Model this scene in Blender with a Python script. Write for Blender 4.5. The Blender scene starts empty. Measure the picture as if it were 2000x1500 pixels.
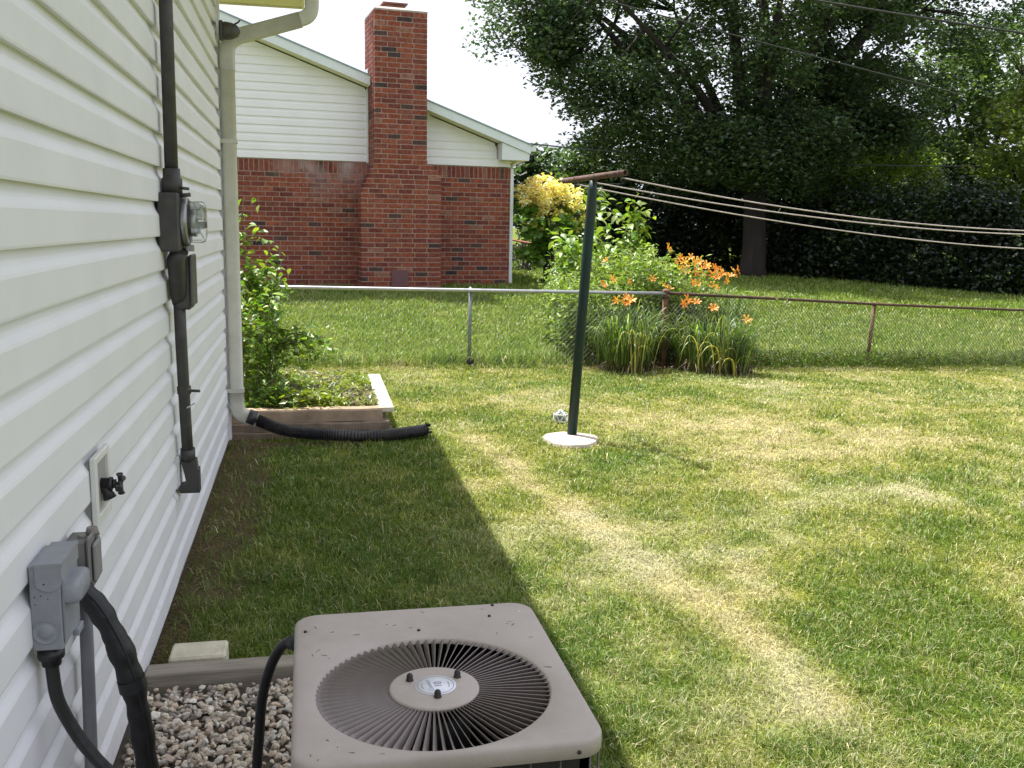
import bpy, math, random
import numpy as np
from mathutils import Vector, Matrix, Euler
random.seed(7); RNG = np.random.default_rng(7)
R = math.radians
SC = bpy.context.scene
COL = SC.collection

# ------------------------------------------------------------------ camera, sky, sun, exposure
cam_d = bpy.data.cameras.new('camera'); cam = bpy.data.objects.new('camera', cam_d); COL.objects.link(cam)
right, up, fwd = Vector((0.979, -0.205, 0.018)), Vector((0.016, 0.162, 0.987)), Vector((0.206, 0.965, -0.162))
fwd.normalize(); right = (right - fwd * right.dot(fwd)).normalized(); up = right.cross(fwd)
cam.matrix_world = Matrix(((right.x, up.x, -fwd.x, 0), (right.y, up.y, -fwd.y, 0), (right.z, up.z, -fwd.z, 1.6), (0, 0, 0, 1)))
cam_d.sensor_width = 36; cam_d.lens = 1880 / 2000 * 36; cam_d.clip_start = 0.02; cam_d.clip_end = 2000
cam_d.dof.use_dof = False
SC.camera = cam

SUN_TO = Vector((-0.235, 0.30, 1.0)).normalized()
elev = math.asin(SUN_TO.z); azim = math.atan2(SUN_TO.x, SUN_TO.y)
w = bpy.data.worlds.new('World'); SC.world = w; w.use_nodes = True
nt = w.node_tree; bg = nt.nodes['Background']
sky = nt.nodes.new('ShaderNodeTexSky'); sky.sky_type = 'NISHITA'; sky.sun_disc = False
sky.sun_elevation = elev; sky.sun_rotation = azim
sky.air_density = 1.0; sky.dust_density = 5.0; sky.ozone_density = 1.0; sky.altitude = 200
hs = nt.nodes.new('ShaderNodeHueSaturation'); hs.inputs['Saturation'].default_value = 0.28
mixw = nt.nodes.new('ShaderNodeMixRGB'); mixw.blend_type = 'MIX'; mixw.inputs[0].default_value = 0.62
mixw.inputs[2].default_value = (9.5, 9.8, 11.2, 1)
nt.links.new(sky.outputs[0], hs.inputs['Color']); nt.links.new(hs.outputs[0], mixw.inputs[1])
nt.links.new(mixw.outputs[0], bg.inputs['Color'])
bg.inputs['Strength'].default_value = 0.075
sun_d = bpy.data.lights.new('sun', 'SUN'); sun_d.energy = 4.9; sun_d.angle = R(0.55); sun_d.color = (1, 0.95, 0.86)
sun = bpy.data.objects.new('sun', sun_d); COL.objects.link(sun); sun.location = (0, 0, 30)
sun.rotation_euler = SUN_TO.to_track_quat('Z', 'Y').to_euler()
SC.view_settings.view_transform = 'Standard'; SC.view_settings.look = 'None'
SC.view_settings.gamma = 1; SC.view_settings.use_curve_mapping = False
SC.view_settings.exposure = 1.05
SC.render.engine = 'CYCLES'
SC.cycles.max_bounces = 8; SC.cycles.transparent_max_bounces = 8

# ------------------------------------------------------------------ helpers
MATS = {}
def node_mat(name):
    m = bpy.data.materials.new(name); m.use_nodes = True
    return m, m.node_tree, m.node_tree.nodes['Principled BSDF']

def mat(name, col, rough=0.6, metal=0.0, var=0.12, scale=8.0, bump=0.0, bscale=60.0, spec=0.5, dirt=None, dirt_amt=0.5, dirt_scale=2.5, aniso=(1, 1, 1)):
    if name in MATS: return MATS[name]
    m, t, b = node_mat(name); L = t.links
    tc = t.nodes.new('ShaderNodeTexCoord'); mp = t.nodes.new('ShaderNodeMapping'); mp.inputs['Scale'].default_value = aniso
    L.new(tc.outputs['Object'], mp.inputs['Vector'])
    n = t.nodes.new('ShaderNodeTexNoise'); n.inputs['Scale'].default_value = scale; n.inputs['Detail'].default_value = 6
    L.new(mp.outputs[0], n.inputs['Vector'])
    r = t.nodes.new('ShaderNodeValToRGB')
    r.color_ramp.elements[0].position = 0.3; r.color_ramp.elements[1].position = 0.7
    r.color_ramp.elements[0].color = tuple(c * (1 - var) for c in col) + (1,)
    r.color_ramp.elements[1].color = tuple(min(1, c * (1 + var)) for c in col) + (1,)
    L.new(n.outputs['Fac'], r.inputs[0]); out = r.outputs[0]
    if dirt:
        n2 = t.nodes.new('ShaderNodeTexNoise'); n2.inputs['Scale'].default_value = dirt_scale; n2.inputs['Detail'].default_value = 8
        n2.inputs['Roughness'].default_value = 0.7; L.new(mp.outputs[0], n2.inputs['Vector'])
        r2 = t.nodes.new('ShaderNodeValToRGB'); r2.color_ramp.elements[0].position = 0.48; r2.color_ramp.elements[1].position = 0.72
        r2.color_ramp.elements[0].color = (0, 0, 0, 1); r2.color_ramp.elements[1].color = (dirt_amt,) * 3 + (1,)
        L.new(n2.outputs['Fac'], r2.inputs[0])
        mx = t.nodes.new('ShaderNodeMixRGB'); L.new(r2.outputs[0], mx.inputs[0]); L.new(out, mx.inputs[1]); mx.inputs[2].default_value = dirt + (1,)
        out = mx.outputs[0]
    L.new(out, b.inputs['Base Color'])
    b.inputs['Roughness'].default_value = rough; b.inputs['Metallic'].default_value = metal
    b.inputs['Specular IOR Level'].default_value = spec
    if bump:
        nb = t.nodes.new('ShaderNodeTexNoise'); nb.inputs['Scale'].default_value = bscale; nb.inputs['Detail'].default_value = 5
        L.new(mp.outputs[0], nb.inputs['Vector'])
        bp = t.nodes.new('ShaderNodeBump'); bp.inputs['Strength'].default_value = bump; bp.inputs['Distance'].default_value = 0.004
        L.new(nb.outputs['Fac'], bp.inputs['Height']); L.new(bp.outputs[0], b.inputs['Normal'])
    MATS[name] = m; return m

def leaf_mat(name, trans=0.35, gloss=0.06, rough=0.45, tint=(1.35, 1.45, 0.55)):
    """colour of every leaf or blade comes from its own mesh attribute 'Col'"""
    if name in MATS: return MATS[name]
    m = bpy.data.materials.new(name); m.use_nodes = True; t = m.node_tree; t.nodes.clear(); L = t.links
    o = t.nodes.new('ShaderNodeOutputMaterial'); a = t.nodes.new('ShaderNodeAttribute'); a.attribute_name = 'Col'
    d = t.nodes.new('ShaderNodeBsdfDiffuse'); tr = t.nodes.new('ShaderNodeBsdfTranslucent')
    hsv = t.nodes.new('ShaderNodeMixRGB'); hsv.blend_type = 'MULTIPLY'; hsv.inputs[0].default_value = 1; hsv.inputs[2].default_value = tint + (1,)
    L.new(a.outputs['Color'], d.inputs['Color']); L.new(a.outputs['Color'], hsv.inputs[1]); L.new(hsv.outputs[0], tr.inputs['Color'])
    m1 = t.nodes.new('ShaderNodeMixShader'); m1.inputs[0].default_value = trans; L.new(d.outputs[0], m1.inputs[1]); L.new(tr.outputs[0], m1.inputs[2])
    g = t.nodes.new('ShaderNodeBsdfGlossy'); g.inputs['Roughness'].default_value = rough; g.inputs['Color'].default_value = (0.9, 0.95, 1, 1)
    m2 = t.nodes.new('ShaderNodeMixShader'); m2.inputs[0].default_value = gloss; L.new(m1.outputs[0], m2.inputs[1]); L.new(g.outputs[0], m2.inputs[2])
    L.new(m2.outputs[0], o.inputs['Surface']); MATS[name] = m; return m

TR = {}   # object name -> root world matrix
def root_m(p): return TR.get(p.name, Matrix()) if p else Matrix()

def thing(name, label, cat, loc=(0, 0, 0), rotz=0.0, group=None):
    o = bpy.data.objects.new(name, None); COL.objects.link(o)
    o.location = loc; o.rotation_euler = (0, 0, rotz); o.empty_display_size = 0.2
    o['label'] = label; o['category'] = cat
    if group: o['group'] = group
    TR[o.name] = Matrix.Translation(loc) @ Matrix.Rotation(rotz, 4, 'Z'); return o

def tag(o, label, cat, group=None, kind=None):
    o['label'] = label; o['category'] = cat
    if group: o['group'] = group
    if kind: o['kind'] = kind
    return o

def link(name, me, m, parent, world=True):
    if m is not None and len(me.materials) == 0: me.materials.append(m)
    o = bpy.data.objects.new(name, me); COL.objects.link(o)
    if parent:
        T = root_m(parent)
        if world: me.transform(T.inverted())
        o.parent = parent; TR[o.name] = T
    return o

def inst(name, me, mw, parent):
    """one more object on shared mesh data, placed by its world matrix"""
    o = bpy.data.objects.new(name, me); COL.objects.link(o)
    if parent:
        o.parent = parent; o.matrix_local = root_m(parent).inverted() @ mw; TR[o.name] = mw.copy()
    else: o.matrix_world = mw
    return o

class MB:
    def __init__(s): s.v = []; s.f = []; s.sm = []
    def add(s, vs, fs, smooth=False):
        n = len(s.v); s.v += [tuple(v) for v in vs]; s.f += [tuple(i + n for i in f) for f in fs]; s.sm += [smooth] * len(fs); return s
    def box(s, lo, hi, M=None, b=0.0):
        (x0, y0, z0), (x1, y1, z1) = lo, hi
        if b <= 0:
            vs = [(x, y, z) for z in (z0, z1) for (x, y) in ((x0, y0), (x1, y0), (x1, y1), (x0, y1))]
            fs = [(0, 3, 2, 1), (4, 5, 6, 7), (0, 1, 5, 4), (1, 2, 6, 5), (2, 3, 7, 6), (3, 0, 4, 7)]
        else:   # chamfered box
            vs = []; fs = []
            for z, q in ((z0, b), (z0 + b, 0), (z1 - b, 0), (z1, b)):
                vs += [(x0 + q + (b if q == 0 else 0), y0 + q, z), (x1 - q - (b if q == 0 else 0), y0 + q, z), (x1 - q, y0 + q + (b if q == 0 else 0), z), (x1 - q, y1 - q - (b if q == 0 else 0), z),
                       (x1 - q - (b if q == 0 else 0), y1 - q, z), (x0 + q + (b if q == 0 else 0), y1 - q, z), (x0 + q, y1 - q - (b if q == 0 else 0), z), (x0 + q, y0 + q + (b if q == 0 else 0), z)]
            for k in range(3):
                for i in range(8):
                    j = (i + 1) % 8; fs.append((k * 8 + i, k * 8 + j, k * 8 + 8 + j, k * 8 + 8 + i))
            fs.append(tuple(range(7, -1, -1))); fs.append(tuple(range(24, 32)))
        if M: vs = [M @ Vector(v) for v in vs]
        return s.add(vs, fs)
    def tube(s, pts, r, n=12, caps=True, smooth=True, squash=None):
        pts = [Vector(p) for p in pts]; rs = r if isinstance(r, (list, tuple)) else [r] * len(pts)
        vs = []; fs = []; prev = None
        for i, p in enumerate(pts):
            t = (pts[min(i + 1, len(pts) - 1)] - pts[max(i - 1, 0)]).normalized()
            if prev is None: a = t.orthogonal().normalized() if abs(t.z) > 0.9 or True else 0
            else: a = (prev - t * prev.dot(t)).normalized()
            prev = a; b = t.cross(a)
            for k in range(n):
                an = 2 * math.pi * k / n; vs.append(p + (a * math.cos(an) + b * math.sin(an)) * rs[i])
        for i in range(len(pts) - 1):
            for k in range(n):
                j = (k + 1) % n; fs.append((i * n + k, i * n + j, (i + 1) * n + j, (i + 1) * n + k))
        s.add(vs, fs, smooth)
        if caps:
            m = len(s.v) - len(vs)
            s.f += [tuple(m + k for k in range(n - 1, -1, -1)), tuple(m + (len(pts) - 1) * n + k for k in range(n))]; s.sm += [False, False]
        return s
    def lathe(s, prof, n=24, M=None, caps=True):   # prof: (radius, height) about local Z
        vs = []; fs = []
        for (r, z) in prof:
            for k in range(n):
                a = 2 * math.pi * k / n; vs.append(Vector((r * math.cos(a), r * math.sin(a), z)))
        for i in range(len(prof) - 1):
            for k in range(n):
                j = (k + 1) % n; fs.append((i * n + k, i * n + j, (i + 1) * n + j, (i + 1) * n + k))
        if M: vs = [M @ v for v in vs]
        m0 = len(s.v); s.add(vs, fs, True)
        if caps:
            s.f += [tuple(m0 + k for k in range(n - 1, -1, -1)), tuple(m0 + (len(prof) - 1) * n + k for k in range(n))]; s.sm += [False, False]
        return s
    def mesh(s, name):
        me = bpy.data.meshes.new(name); me.from_pydata(s.v, [], s.f)
        me.polygons.foreach_set('use_smooth', s.sm); me.update(); return me
    def build(s, name, m, parent=None): return link(name, s.mesh(name), m, parent)

def np_mesh(name, V, F, C=None, smooth=False):
    """V (N,3); F (M,k) equal sized faces or list of such arrays; C (N,3) per-vertex colour"""
    Fs = F if isinstance(F, list) else [F]
    me = bpy.data.meshes.new(name); me.vertices.add(len(V)); me.vertices.foreach_set('co', np.asarray(V, np.float32).ravel())
    nl = sum(f.size for f in Fs); npol = sum(len(f) for f in Fs)
    me.loops.add(nl); me.loops.foreach_set('vertex_index', np.concatenate([f.ravel() for f in Fs]).astype(np.int32))
    me.polygons.add(npol); tot = np.concatenate([np.full(len(f), f.shape[1], np.int32) for f in Fs])
    st = np.concatenate([[0], np.cumsum(tot)[:-1]]).astype(np.int32)
    me.polygons.foreach_set('loop_start', st); me.polygons.foreach_set('loop_total', tot)
    me.polygons.foreach_set('use_smooth', np.full(npol, smooth))
    if C is not None:
        a = me.attributes.new('Col', 'FLOAT_COLOR', 'POINT')
        a.data.foreach_set('color', np.concatenate([np.clip(C, 0, 1), np.ones((len(C), 1))], 1).astype(np.float32).ravel())
    me.update(calc_edges=True); return me

def vnoise(x, y, seed=0):
    xi = np.floor(x).astype(np.int64); yi = np.floor(y).astype(np.int64); fx = x - xi; fy = y - yi
    fx = fx * fx * (3 - 2 * fx); fy = fy * fy * (3 - 2 * fy)
    def h(a, b):
        n = (a * 374761393 + b * 668265263 + seed * 144665) & 0x7fffffff
        n = ((n ^ (n >> 13)) * 1274126177) & 0x7fffffff
        return ((n ^ (n >> 16)) & 0xffff) / 65535.0
    return (h(xi, yi) * (1 - fx) + h(xi + 1, yi) * fx) * (1 - fy) + (h(xi, yi + 1) * (1 - fx) + h(xi + 1, yi + 1) * fx) * fy
def fbm(x, y, seed=0, o=4):
    s = 0; a = 0.5; t = 0
    for k in range(o): s = s + a * vnoise(x * 2 ** k + 17.3 * k, y * 2 ** k - 9.1 * k, seed + k); t += a; a *= 0.55
    return s / t
def sstep(a, b, x): t = np.clip((x - a) / (b - a), 0, 1); return t * t * (3 - 2 * t)

def gz(x, y):
    """height of the ground"""
    x = np.asarray(x, float); y = np.asarray(y, float)
    rise = 0.085 * np.clip(y - 10.8, 0, 6.4) + 0.03 * np.clip(y - 17.2, 0, 20)
    rise = rise * 1.0
    fall = 0.075 * np.clip(x - 4.3, 0, 7) * sstep(6.5, 10.5, y)
    bumps = (fbm(x * 0.7, y * 0.7, 3, 3) - 0.5) * 0.03 * sstep(0.6, 1.4, np.hypot(x - 0.2, y - 2.5))
    return rise - fall + bumps * sstep(-0.5, 0.2, x)
def gzf(x, y): return float(gz(x, y))

# ------------------------------------------------------------------ ground and lawn colours
def fence_y(x): return np.where(x > 4.08, 10.6 + (x - 4.08) * .28, 10.85 - np.clip(x - 1.8, 0, 2.3) * .1)
STRIP = [(1.2, 7.6), (1.3, 6.6), (1.38, 5.67), (1.52, 4.63), (1.65, 3.88), (1.72, 3.22), (1.70, 2.81), (1.68, 2.2), (1.6, 1.2)]
def strip_dist(x, y):
    d = np.full(x.shape, 9.0)
    for (ax, ay), (bx, by) in zip(STRIP[:-1], STRIP[1:]):
        dx, dy = bx - ax, by - ay; t = np.clip(((x - ax) * dx + (y - ay) * dy) / (dx * dx + dy * dy), 0, 1)
        d = np.minimum(d, np.hypot(x - ax - t * dx, y - ay - t * dy))
    return d
PATCH = [(4.18, 6.82, 0.85, .35), (3.3, 7.35, 0.7, .25), (2.06, 3.07, 0.26, -.6), (2.5, 3.56, 0.34, -.55), (2.43, 4.41, 0.12, .5), (3.66, 5.22, 0.16, .55), (4.02, 6.95, 0.12, -.9),
         (4.9, 9.6, 0.7, .25), (3.0, 9.4, 0.9, -.3), (2.55, 6.3, 0.35, -.25), (1.9, 6.2, .4, -.15), (3.2, 4.3, .5, -.3), (2.1, 8.6, .5, .2), (5.5, 8.2, .6, .2), (6.0, 9.6, .8, -.2), (2.05, 2.35, .4, -.15), (1.75, 2.85, .3, .2), (4.4, 5.9, .5, -.2), (1.5, 9.3, .5, -.15)]
def dryness_and_shade(x, y):
    n = fbm(x * 1.1, y * 0.9, 11, 4) - 0.5; n2 = fbm(x * 4.0, y * 4.0, 23, 3) - 0.5
    d = 0.42 + n * 0.75 + n2 * 1.0
    sd = strip_dist(x, y); wv = 0.085 + 0.09 * fbm(x * 3, y * 3, 5, 2)
    d = d + 0.50 * np.exp(-(sd / wv) ** 2) * sstep(8.2, 6.8, y)
    for (px, py, r, a) in PATCH: d = d + a * np.exp(-((x - px) ** 2 + (y - py) ** 2) / (r * r))
    d = d - 0.34 * sstep(1.0, 0.75, x) * sstep(7.4, 7.0, y)  # house shadow put into the grass colour: moister, greener and darker inside its edge
    d = d - 0.22 * sstep(4.5, 2.5, y) * sstep(1.3, 1.9, x)
    far = sstep(-.1, .1, y - fence_y(x))
    d = d * (1 - far) + far * (0.24 + n * 0.6 + n2 * 0.6)
    return np.clip(d, 0, 1)
GRN = np.array([0.098, 0.165, 0.018]); MIDG = np.array([0.265, 0.285, 0.052]); STRAW = np.array([0.50, 0.445, 0.26])
FARG = np.array([0.140, 0.230, 0.022])
def lawn_col(x, y, dr):
    t = dr[:, None]
    c = np.where(t < 0.5, GRN + (MIDG - GRN) * (t * 2), MIDG + (STRAW - MIDG) * (t * 2 - 1))
    far = sstep(-.1, .1, y - fence_y(x))[:, None]
    cf = FARG + (np.array([0.29, 0.32, 0.080]) - FARG) * np.clip(t * 1.2, 0, 1)
    c = c * (1 - far) + cf * far
    blue = (sstep(0.52, 0.7, fbm(x * 0.9 + 40, y * 1.3, 77, 3)) * 0.28)[:, None] * (1 - far)   # clover and bluegrass patches
    return c * (1 - blue) + blue * c * np.array([0.78, 1.0, 1.5])
def bare(x, y):
    """bare soil along the wall and at the hose"""
    b = 0.85 * sstep(-0.22, -0.46, x + 0.5 * (fbm(x * 3, y * 1.6, 31, 3) - 0.5)) * sstep(3.1, 3.3, y) * sstep(7.4, 7.2, y)
    b = np.maximum(b, np.exp(-((y - 7.02) / 0.10) ** 2) * sstep(0.65, 0.2, x) * sstep(8.0, 7.0, y))
    b = np.maximum(b, np.exp(-(((x - 1.0) / 0.32) ** 2 + ((y - 11.0) / 0.10) ** 2)) * 1.1)
    b = np.maximum(b, sstep(0.02, -0.1, x) * sstep(7.2, 7.4, y) * sstep(9.2, 8.9, y))
    b = np.maximum(b, np.exp(-(((x - 4.1) / 1.1) ** 4 + ((y - 10.75) / 0.35) ** 4)))
    return np.clip(b, 0, 1)

def axis(a, b, segs):
    out = [a]
    for (end, step) in segs:
        n = max(1, int(round((end - out[-1]) / step))); out += list(np.linspace(out[-1], end, n + 1)[1:])
    return np.array(out)
gx = axis(-400, 0, [(-40, 60), (-8, 4), (-1, 1), (6, 0.05), (14, 0.25), (30, 1.0), (60, 5), (400, 60)])
gy = axis(-400, 0, [(-40, 60), (-4, 4), (1, 0.5), (12, 0.06), (22, 0.25), (40, 1), (70, 5), (600, 80)])
X, Y = np.meshgrid(gx, gy); xf, yf = X.ravel(), Y.ravel()
Z = gz(xf, yf)
nx, ny = len(gx), len(gy)
idx = np.arange(nx * ny).reshape(ny, nx)
Fg = np.stack([idx[:-1, :-1].ravel(), idx[:-1, 1:].ravel(), idx[1:, 1:].ravel(), idx[1:, :-1].ravel()], 1)
cg = lawn_col(xf, yf, dryness_and_shade(xf, yf)) * 0.62
SOIL = np.array([0.105, 0.075, 0.052])
bb = bare(xf, yf)[:, None]; cg = cg * (1 - bb) + SOIL * (0.7 + 0.6 * fbm(xf * 9, yf * 9, 8, 3))[:, None] * bb
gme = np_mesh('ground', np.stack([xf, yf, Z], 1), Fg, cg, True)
gm, t, b = node_mat('lawn_soil'); L = t.links
a = t.nodes.new('ShaderNodeAttribute'); a.attribute_name = 'Col'
tc = t.nodes.new('ShaderNodeTexCoord'); n = t.nodes.new('ShaderNodeTexNoise'); n.inputs['Scale'].default_value = 55; n.inputs['Detail'].default_value = 8
L.new(tc.outputs['Object'], n.inputs['Vector'])
r = t.nodes.new('ShaderNodeValToRGB'); r.color_ramp.elements[0].color = (0.35, 0.33, 0.3, 1); r.color_ramp.elements[1].color = (1.5, 1.45, 1.3, 1)
r.color_ramp.elements[0].position = .3; r.color_ramp.elements[1].position = .7
L.new(n.outputs['Fac'], r.inputs[0]); mx = t.nodes.new('ShaderNodeMixRGB'); mx.blend_type = 'MULTIPLY'; mx.inputs[0].default_value = 1
L.new(a.outputs['Color'], mx.inputs[1]); L.new(r.outputs[0], mx.inputs[2]); L.new(mx.outputs[0], b.inputs['Base Color'])
b.inputs['Roughness'].default_value = 0.95; b.inputs['Specular IOR Level'].default_value = 0.1
bp = t.nodes.new('ShaderNodeBump'); bp.inputs['Strength'].default_value = 0.8; bp.inputs['Distance'].default_value = 0.02
L.new(n.outputs['Fac'], bp.inputs['Height']); L.new(bp.outputs[0], b.inputs['Normal'])
ground = link('ground', gme, gm, None); ground['kind'] = 'structure'

# ------------------------------------------------------------------ common materials
SIDING = mat('white_vinyl', (0.765, 0.765, 0.785), rough=0.55, var=0.03, scale=3, bump=0.12, bscale=40, dirt=(0.55, 0.57, 0.57), dirt_amt=0.2, dirt_scale=1.6)
TRIM = mat('cream_trim', (0.56, 0.55, 0.48), rough=0.5, var=0.05, scale=5, dirt=(0.30, 0.30, 0.20), dirt_amt=0.5, dirt_scale=4)
SOFF = mat('soffit_vinyl', (0.80, 0.77, 0.60), rough=0.6, var=0.06, scale=6)
WHITE = mat('white_painted_board', (0.70, 0.74, 0.76), rough=0.55, var=0.04, scale=5, dirt=(0.45, 0.5, 0.5), dirt_amt=0.4)
CONC = mat('concrete', (0.30, 0.285, 0.255), rough=0.95, var=0.2, scale=12, bump=0.5, bscale=80, dirt=(0.14, 0.12, 0.09), dirt_amt=0.7, dirt_scale=6)
DARKPAINT = mat('dark_painted_metal', (0.052, 0.050, 0.050), rough=0.5, metal=0.1, var=0.25, scale=14, bump=0.15, bscale=90, dirt=(0.12, 0.10, 0.085), dirt_amt=0.4, dirt_scale=12)
GREY = mat('grey_enamel', (0.265, 0.275, 0.31), rough=0.5, metal=0.0, var=0.10, scale=30, bump=0.1, bscale=150, dirt=(0.15, 0.15, 0.17), dirt_amt=0.4, dirt_scale=14)
GREY2 = mat('dull_grey_metal', (0.20, 0.195, 0.19), rough=0.6, metal=0.2, var=0.15, scale=20, dirt=(0.11, 0.10, 0.09), dirt_amt=0.4, dirt_scale=14)
PIPEG = mat('grey_plastic_conduit', (0.19, 0.19, 0.205), rough=0.55, var=0.1, scale=20)
BLACK = mat('black_rubber', (0.018, 0.018, 0.020), rough=0.42, var=0.2, scale=20, bump=0.3, bscale=60)
FOAM = mat('black_foam', (0.012, 0.012, 0.013), rough=0.5, var=0.3, scale=20, bump=0.6, bscale=45)
BRASS = mat('weathered_brass', (0.055, 0.052, 0.058), rough=0.5, metal=0.5, var=0.25, scale=40)
BROWNT = mat('siding_shadow_gap', (0.02, 0.018, 0.015), rough=0.9)

def splash(m):
    t = m.node_tree; L = t.links; b = t.nodes['Principled BSDF']; src = b.inputs['Base Color'].links[0].from_socket
    g = t.nodes.new('ShaderNodeNewGeometry'); sp = t.nodes.new('ShaderNodeSeparateXYZ'); L.new(g.outputs['Position'], sp.inputs[0])
    r = t.nodes.new('ShaderNodeMapRange'); r.inputs[1].default_value = .50; r.inputs[2].default_value = .08; L.new(sp.outputs['Z'], r.inputs[0])
    n = t.nodes.new('ShaderNodeTexNoise'); n.inputs['Scale'].default_value = 24; n.inputs['Detail'].default_value = 8; n.inputs['Roughness'].default_value = .75; L.new(g.outputs['Position'], n.inputs['Vector'])
    r2 = t.nodes.new('ShaderNodeMapRange'); r2.inputs[1].default_value = .5; r2.inputs[2].default_value = .72; L.new(n.outputs['Fac'], r2.inputs[0])
    q = t.nodes.new('ShaderNodeMath'); q.operation = 'MULTIPLY'; L.new(r.outputs[0], q.inputs[0]); L.new(r2.outputs[0], q.inputs[1])
    q2 = t.nodes.new('ShaderNodeMath'); q2.operation = 'MULTIPLY'; L.new(q.outputs[0], q2.inputs[0]); q2.inputs[1].default_value = .45
    mx = t.nodes.new('ShaderNodeMixRGB'); L.new(q2.outputs[0], mx.inputs[0]); L.new(src, mx.inputs[1]); mx.inputs[2].default_value = (.42, .38, .30, 1); L.new(mx.outputs[0], b.inputs['Base Color'])
splash(SIDING)
# ------------------------------------------------------------------ our house
WX = -0.590
EAVE_Y = 8.2; CORNER_Y = 7.05
house = thing('house', 'white vinyl sided house wall with eave filling the left side of the picture', 'house', (WX, 2, 0))
mb = MB(); mb.box((WX - 0.25, -4, -0.2), (WX - 0.012, CORNER_Y - 0.01, 3.45)); mb.box((-8, CORNER_Y - 0.28, -0.2), (WX - 0.26, CORNER_Y - 0.01, 3.45))
mb.build('wall', BROWNT, house)
mb = MB()
yb = -4.0
while yb < CORNER_Y - 0.03:
    y2 = min(yb + 0.40, CORNER_Y - 0.01)
    mb.box((WX - 0.011, yb + 0.004, -0.25), (WX + 0.004, y2 - 0.004, 0.075)); yb += 0.40
fo = mb.build('foundation', CONC, house)
SP = 0.134
def dutch(y0, y1, z, nseg, jit, out=0.0):
    """one course of dutch-lap vinyl: flat face, coved shoulder, turned-under lower lip"""
    prof = [(0.002, 0.004), (0.026, 0.0), (0.0275, 0.006), (0.0265, 0.080), (0.0235, 0.087), (0.0145, 0.101), (0.0095, 0.113), (0.0075, 0.126), (0.006, 0.139)]
    vs = []; fs = []; P = len(prof)
    for i in range(nseg + 1):
        y = y0 + (y1 - y0) * i / nseg
        wob = 0.0012 * math.sin(y * 3.1 + jit) + 0.0008 * math.sin(y * 7.7 + jit * 2)
        for (x, dz) in prof: vs.append((WX + x + out + wob, y, z + dz + 0.0015 * math.sin(y * 1.7 + jit)))
    for i in range(nseg):
        for k in range(P - 1): fs.append((i * P + k, (i + 1) * P + k, (i + 1) * P + k + 1, i * P + k + 1))
    return vs, fs
z = 0.062; k = 0
while z < 3.25:
    seam = 4.13 + (0.07 if (k // 2) % 2 else 0.0)
    for (a0, a1, o_) in ((-4.0, seam + 0.03, 0.0), (seam, CORNER_Y - 0.045, -0.0022)):
        m2 = MB(); vs, fs = dutch(a0, a1, z, 26, k * 1.3 + a0, o_); m2.add(vs, fs, False); m2.build('siding_panel', SIDING, house)
    z += SP; k += 1
mb = MB(); mb.box((WX - 0.10, CORNER_Y - 0.05, 0.05), (WX + 0.038, CORNER_Y + 0.02, 3.28)); mb.build('corner_post', SIDING, house)
mb = MB(); mb.box((-8, CORNER_Y + 0.0, 0.09), (WX - 0.102, CORNER_Y + 0.012, 3.4)); mb.build('gable_siding', SIDING, house)
# soffit strips, fascia, gutter, roof
y = -4.0
while y < EAVE_Y - 0.01:
    y2 = min(y + 0.30, EAVE_Y); m2 = MB(); m2.box((WX - 0.2 if y2 <= CORNER_Y else -8 if False else WX - 1.2, y, 3.284), (-0.012, y2 - 0.006, 3.296)); m2.build('soffit_panel', SOFF, house); y = y2
mb = MB(); mb.box((-0.012, -4, 3.27), (0.008, EAVE_Y, 3.44)); mb.box((-8, EAVE_Y, 3.27), (0.008, EAVE_Y + 0.02, 3.44)); mb.build('fascia', SOFF, house)
mb = MB()
prof = [(0.010, 3.44), (0.010, 3.30), (0.075, 3.30), (0.095, 3.33), (0.125, 3.36), (0.125, 3.44), (0.118, 3.44), (0.118, 3.365), (0.09, 3.34), (0.07, 3.306), (0.016, 3.306), (0.016, 3.44)]
vs = [(x, yy, zz) for yy in (-4, EAVE_Y + 0.03) for x, zz in prof]; P = len(prof)
mb.add(vs, [(i, (i + 1) % P, P + (i + 1) % P, P + i) for i in range(P)] + [tuple(range(P, 2 * P))])
mb.build('gutter', TRIM, house)
mb = MB(); M_ = None
vs = [(0.03, -4, 3.45), (0.03, EAVE_Y + 0.05, 3.45), (-4.5, EAVE_Y + 0.05, 5.05), (-4.5, -4, 5.05), (-9, -4, 3.45), (-9, EAVE_Y + 0.05, 3.45)]
vs += [(a_, b_, c_ + 0.06) for a_, b_, c_ in vs]
mb.add(vs, [(0, 1, 2, 3), (3, 2, 5, 4), (6, 9, 8, 7), (9, 10, 11, 8), (0, 6, 7, 1), (1, 7, 8, 2), (2, 8, 11, 5)])
mb.build('roof', mat('roof_shingle', (0.10, 0.09, 0.085), rough=0.9, var=0.3, scale=30, bump=0.5), house)

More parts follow.
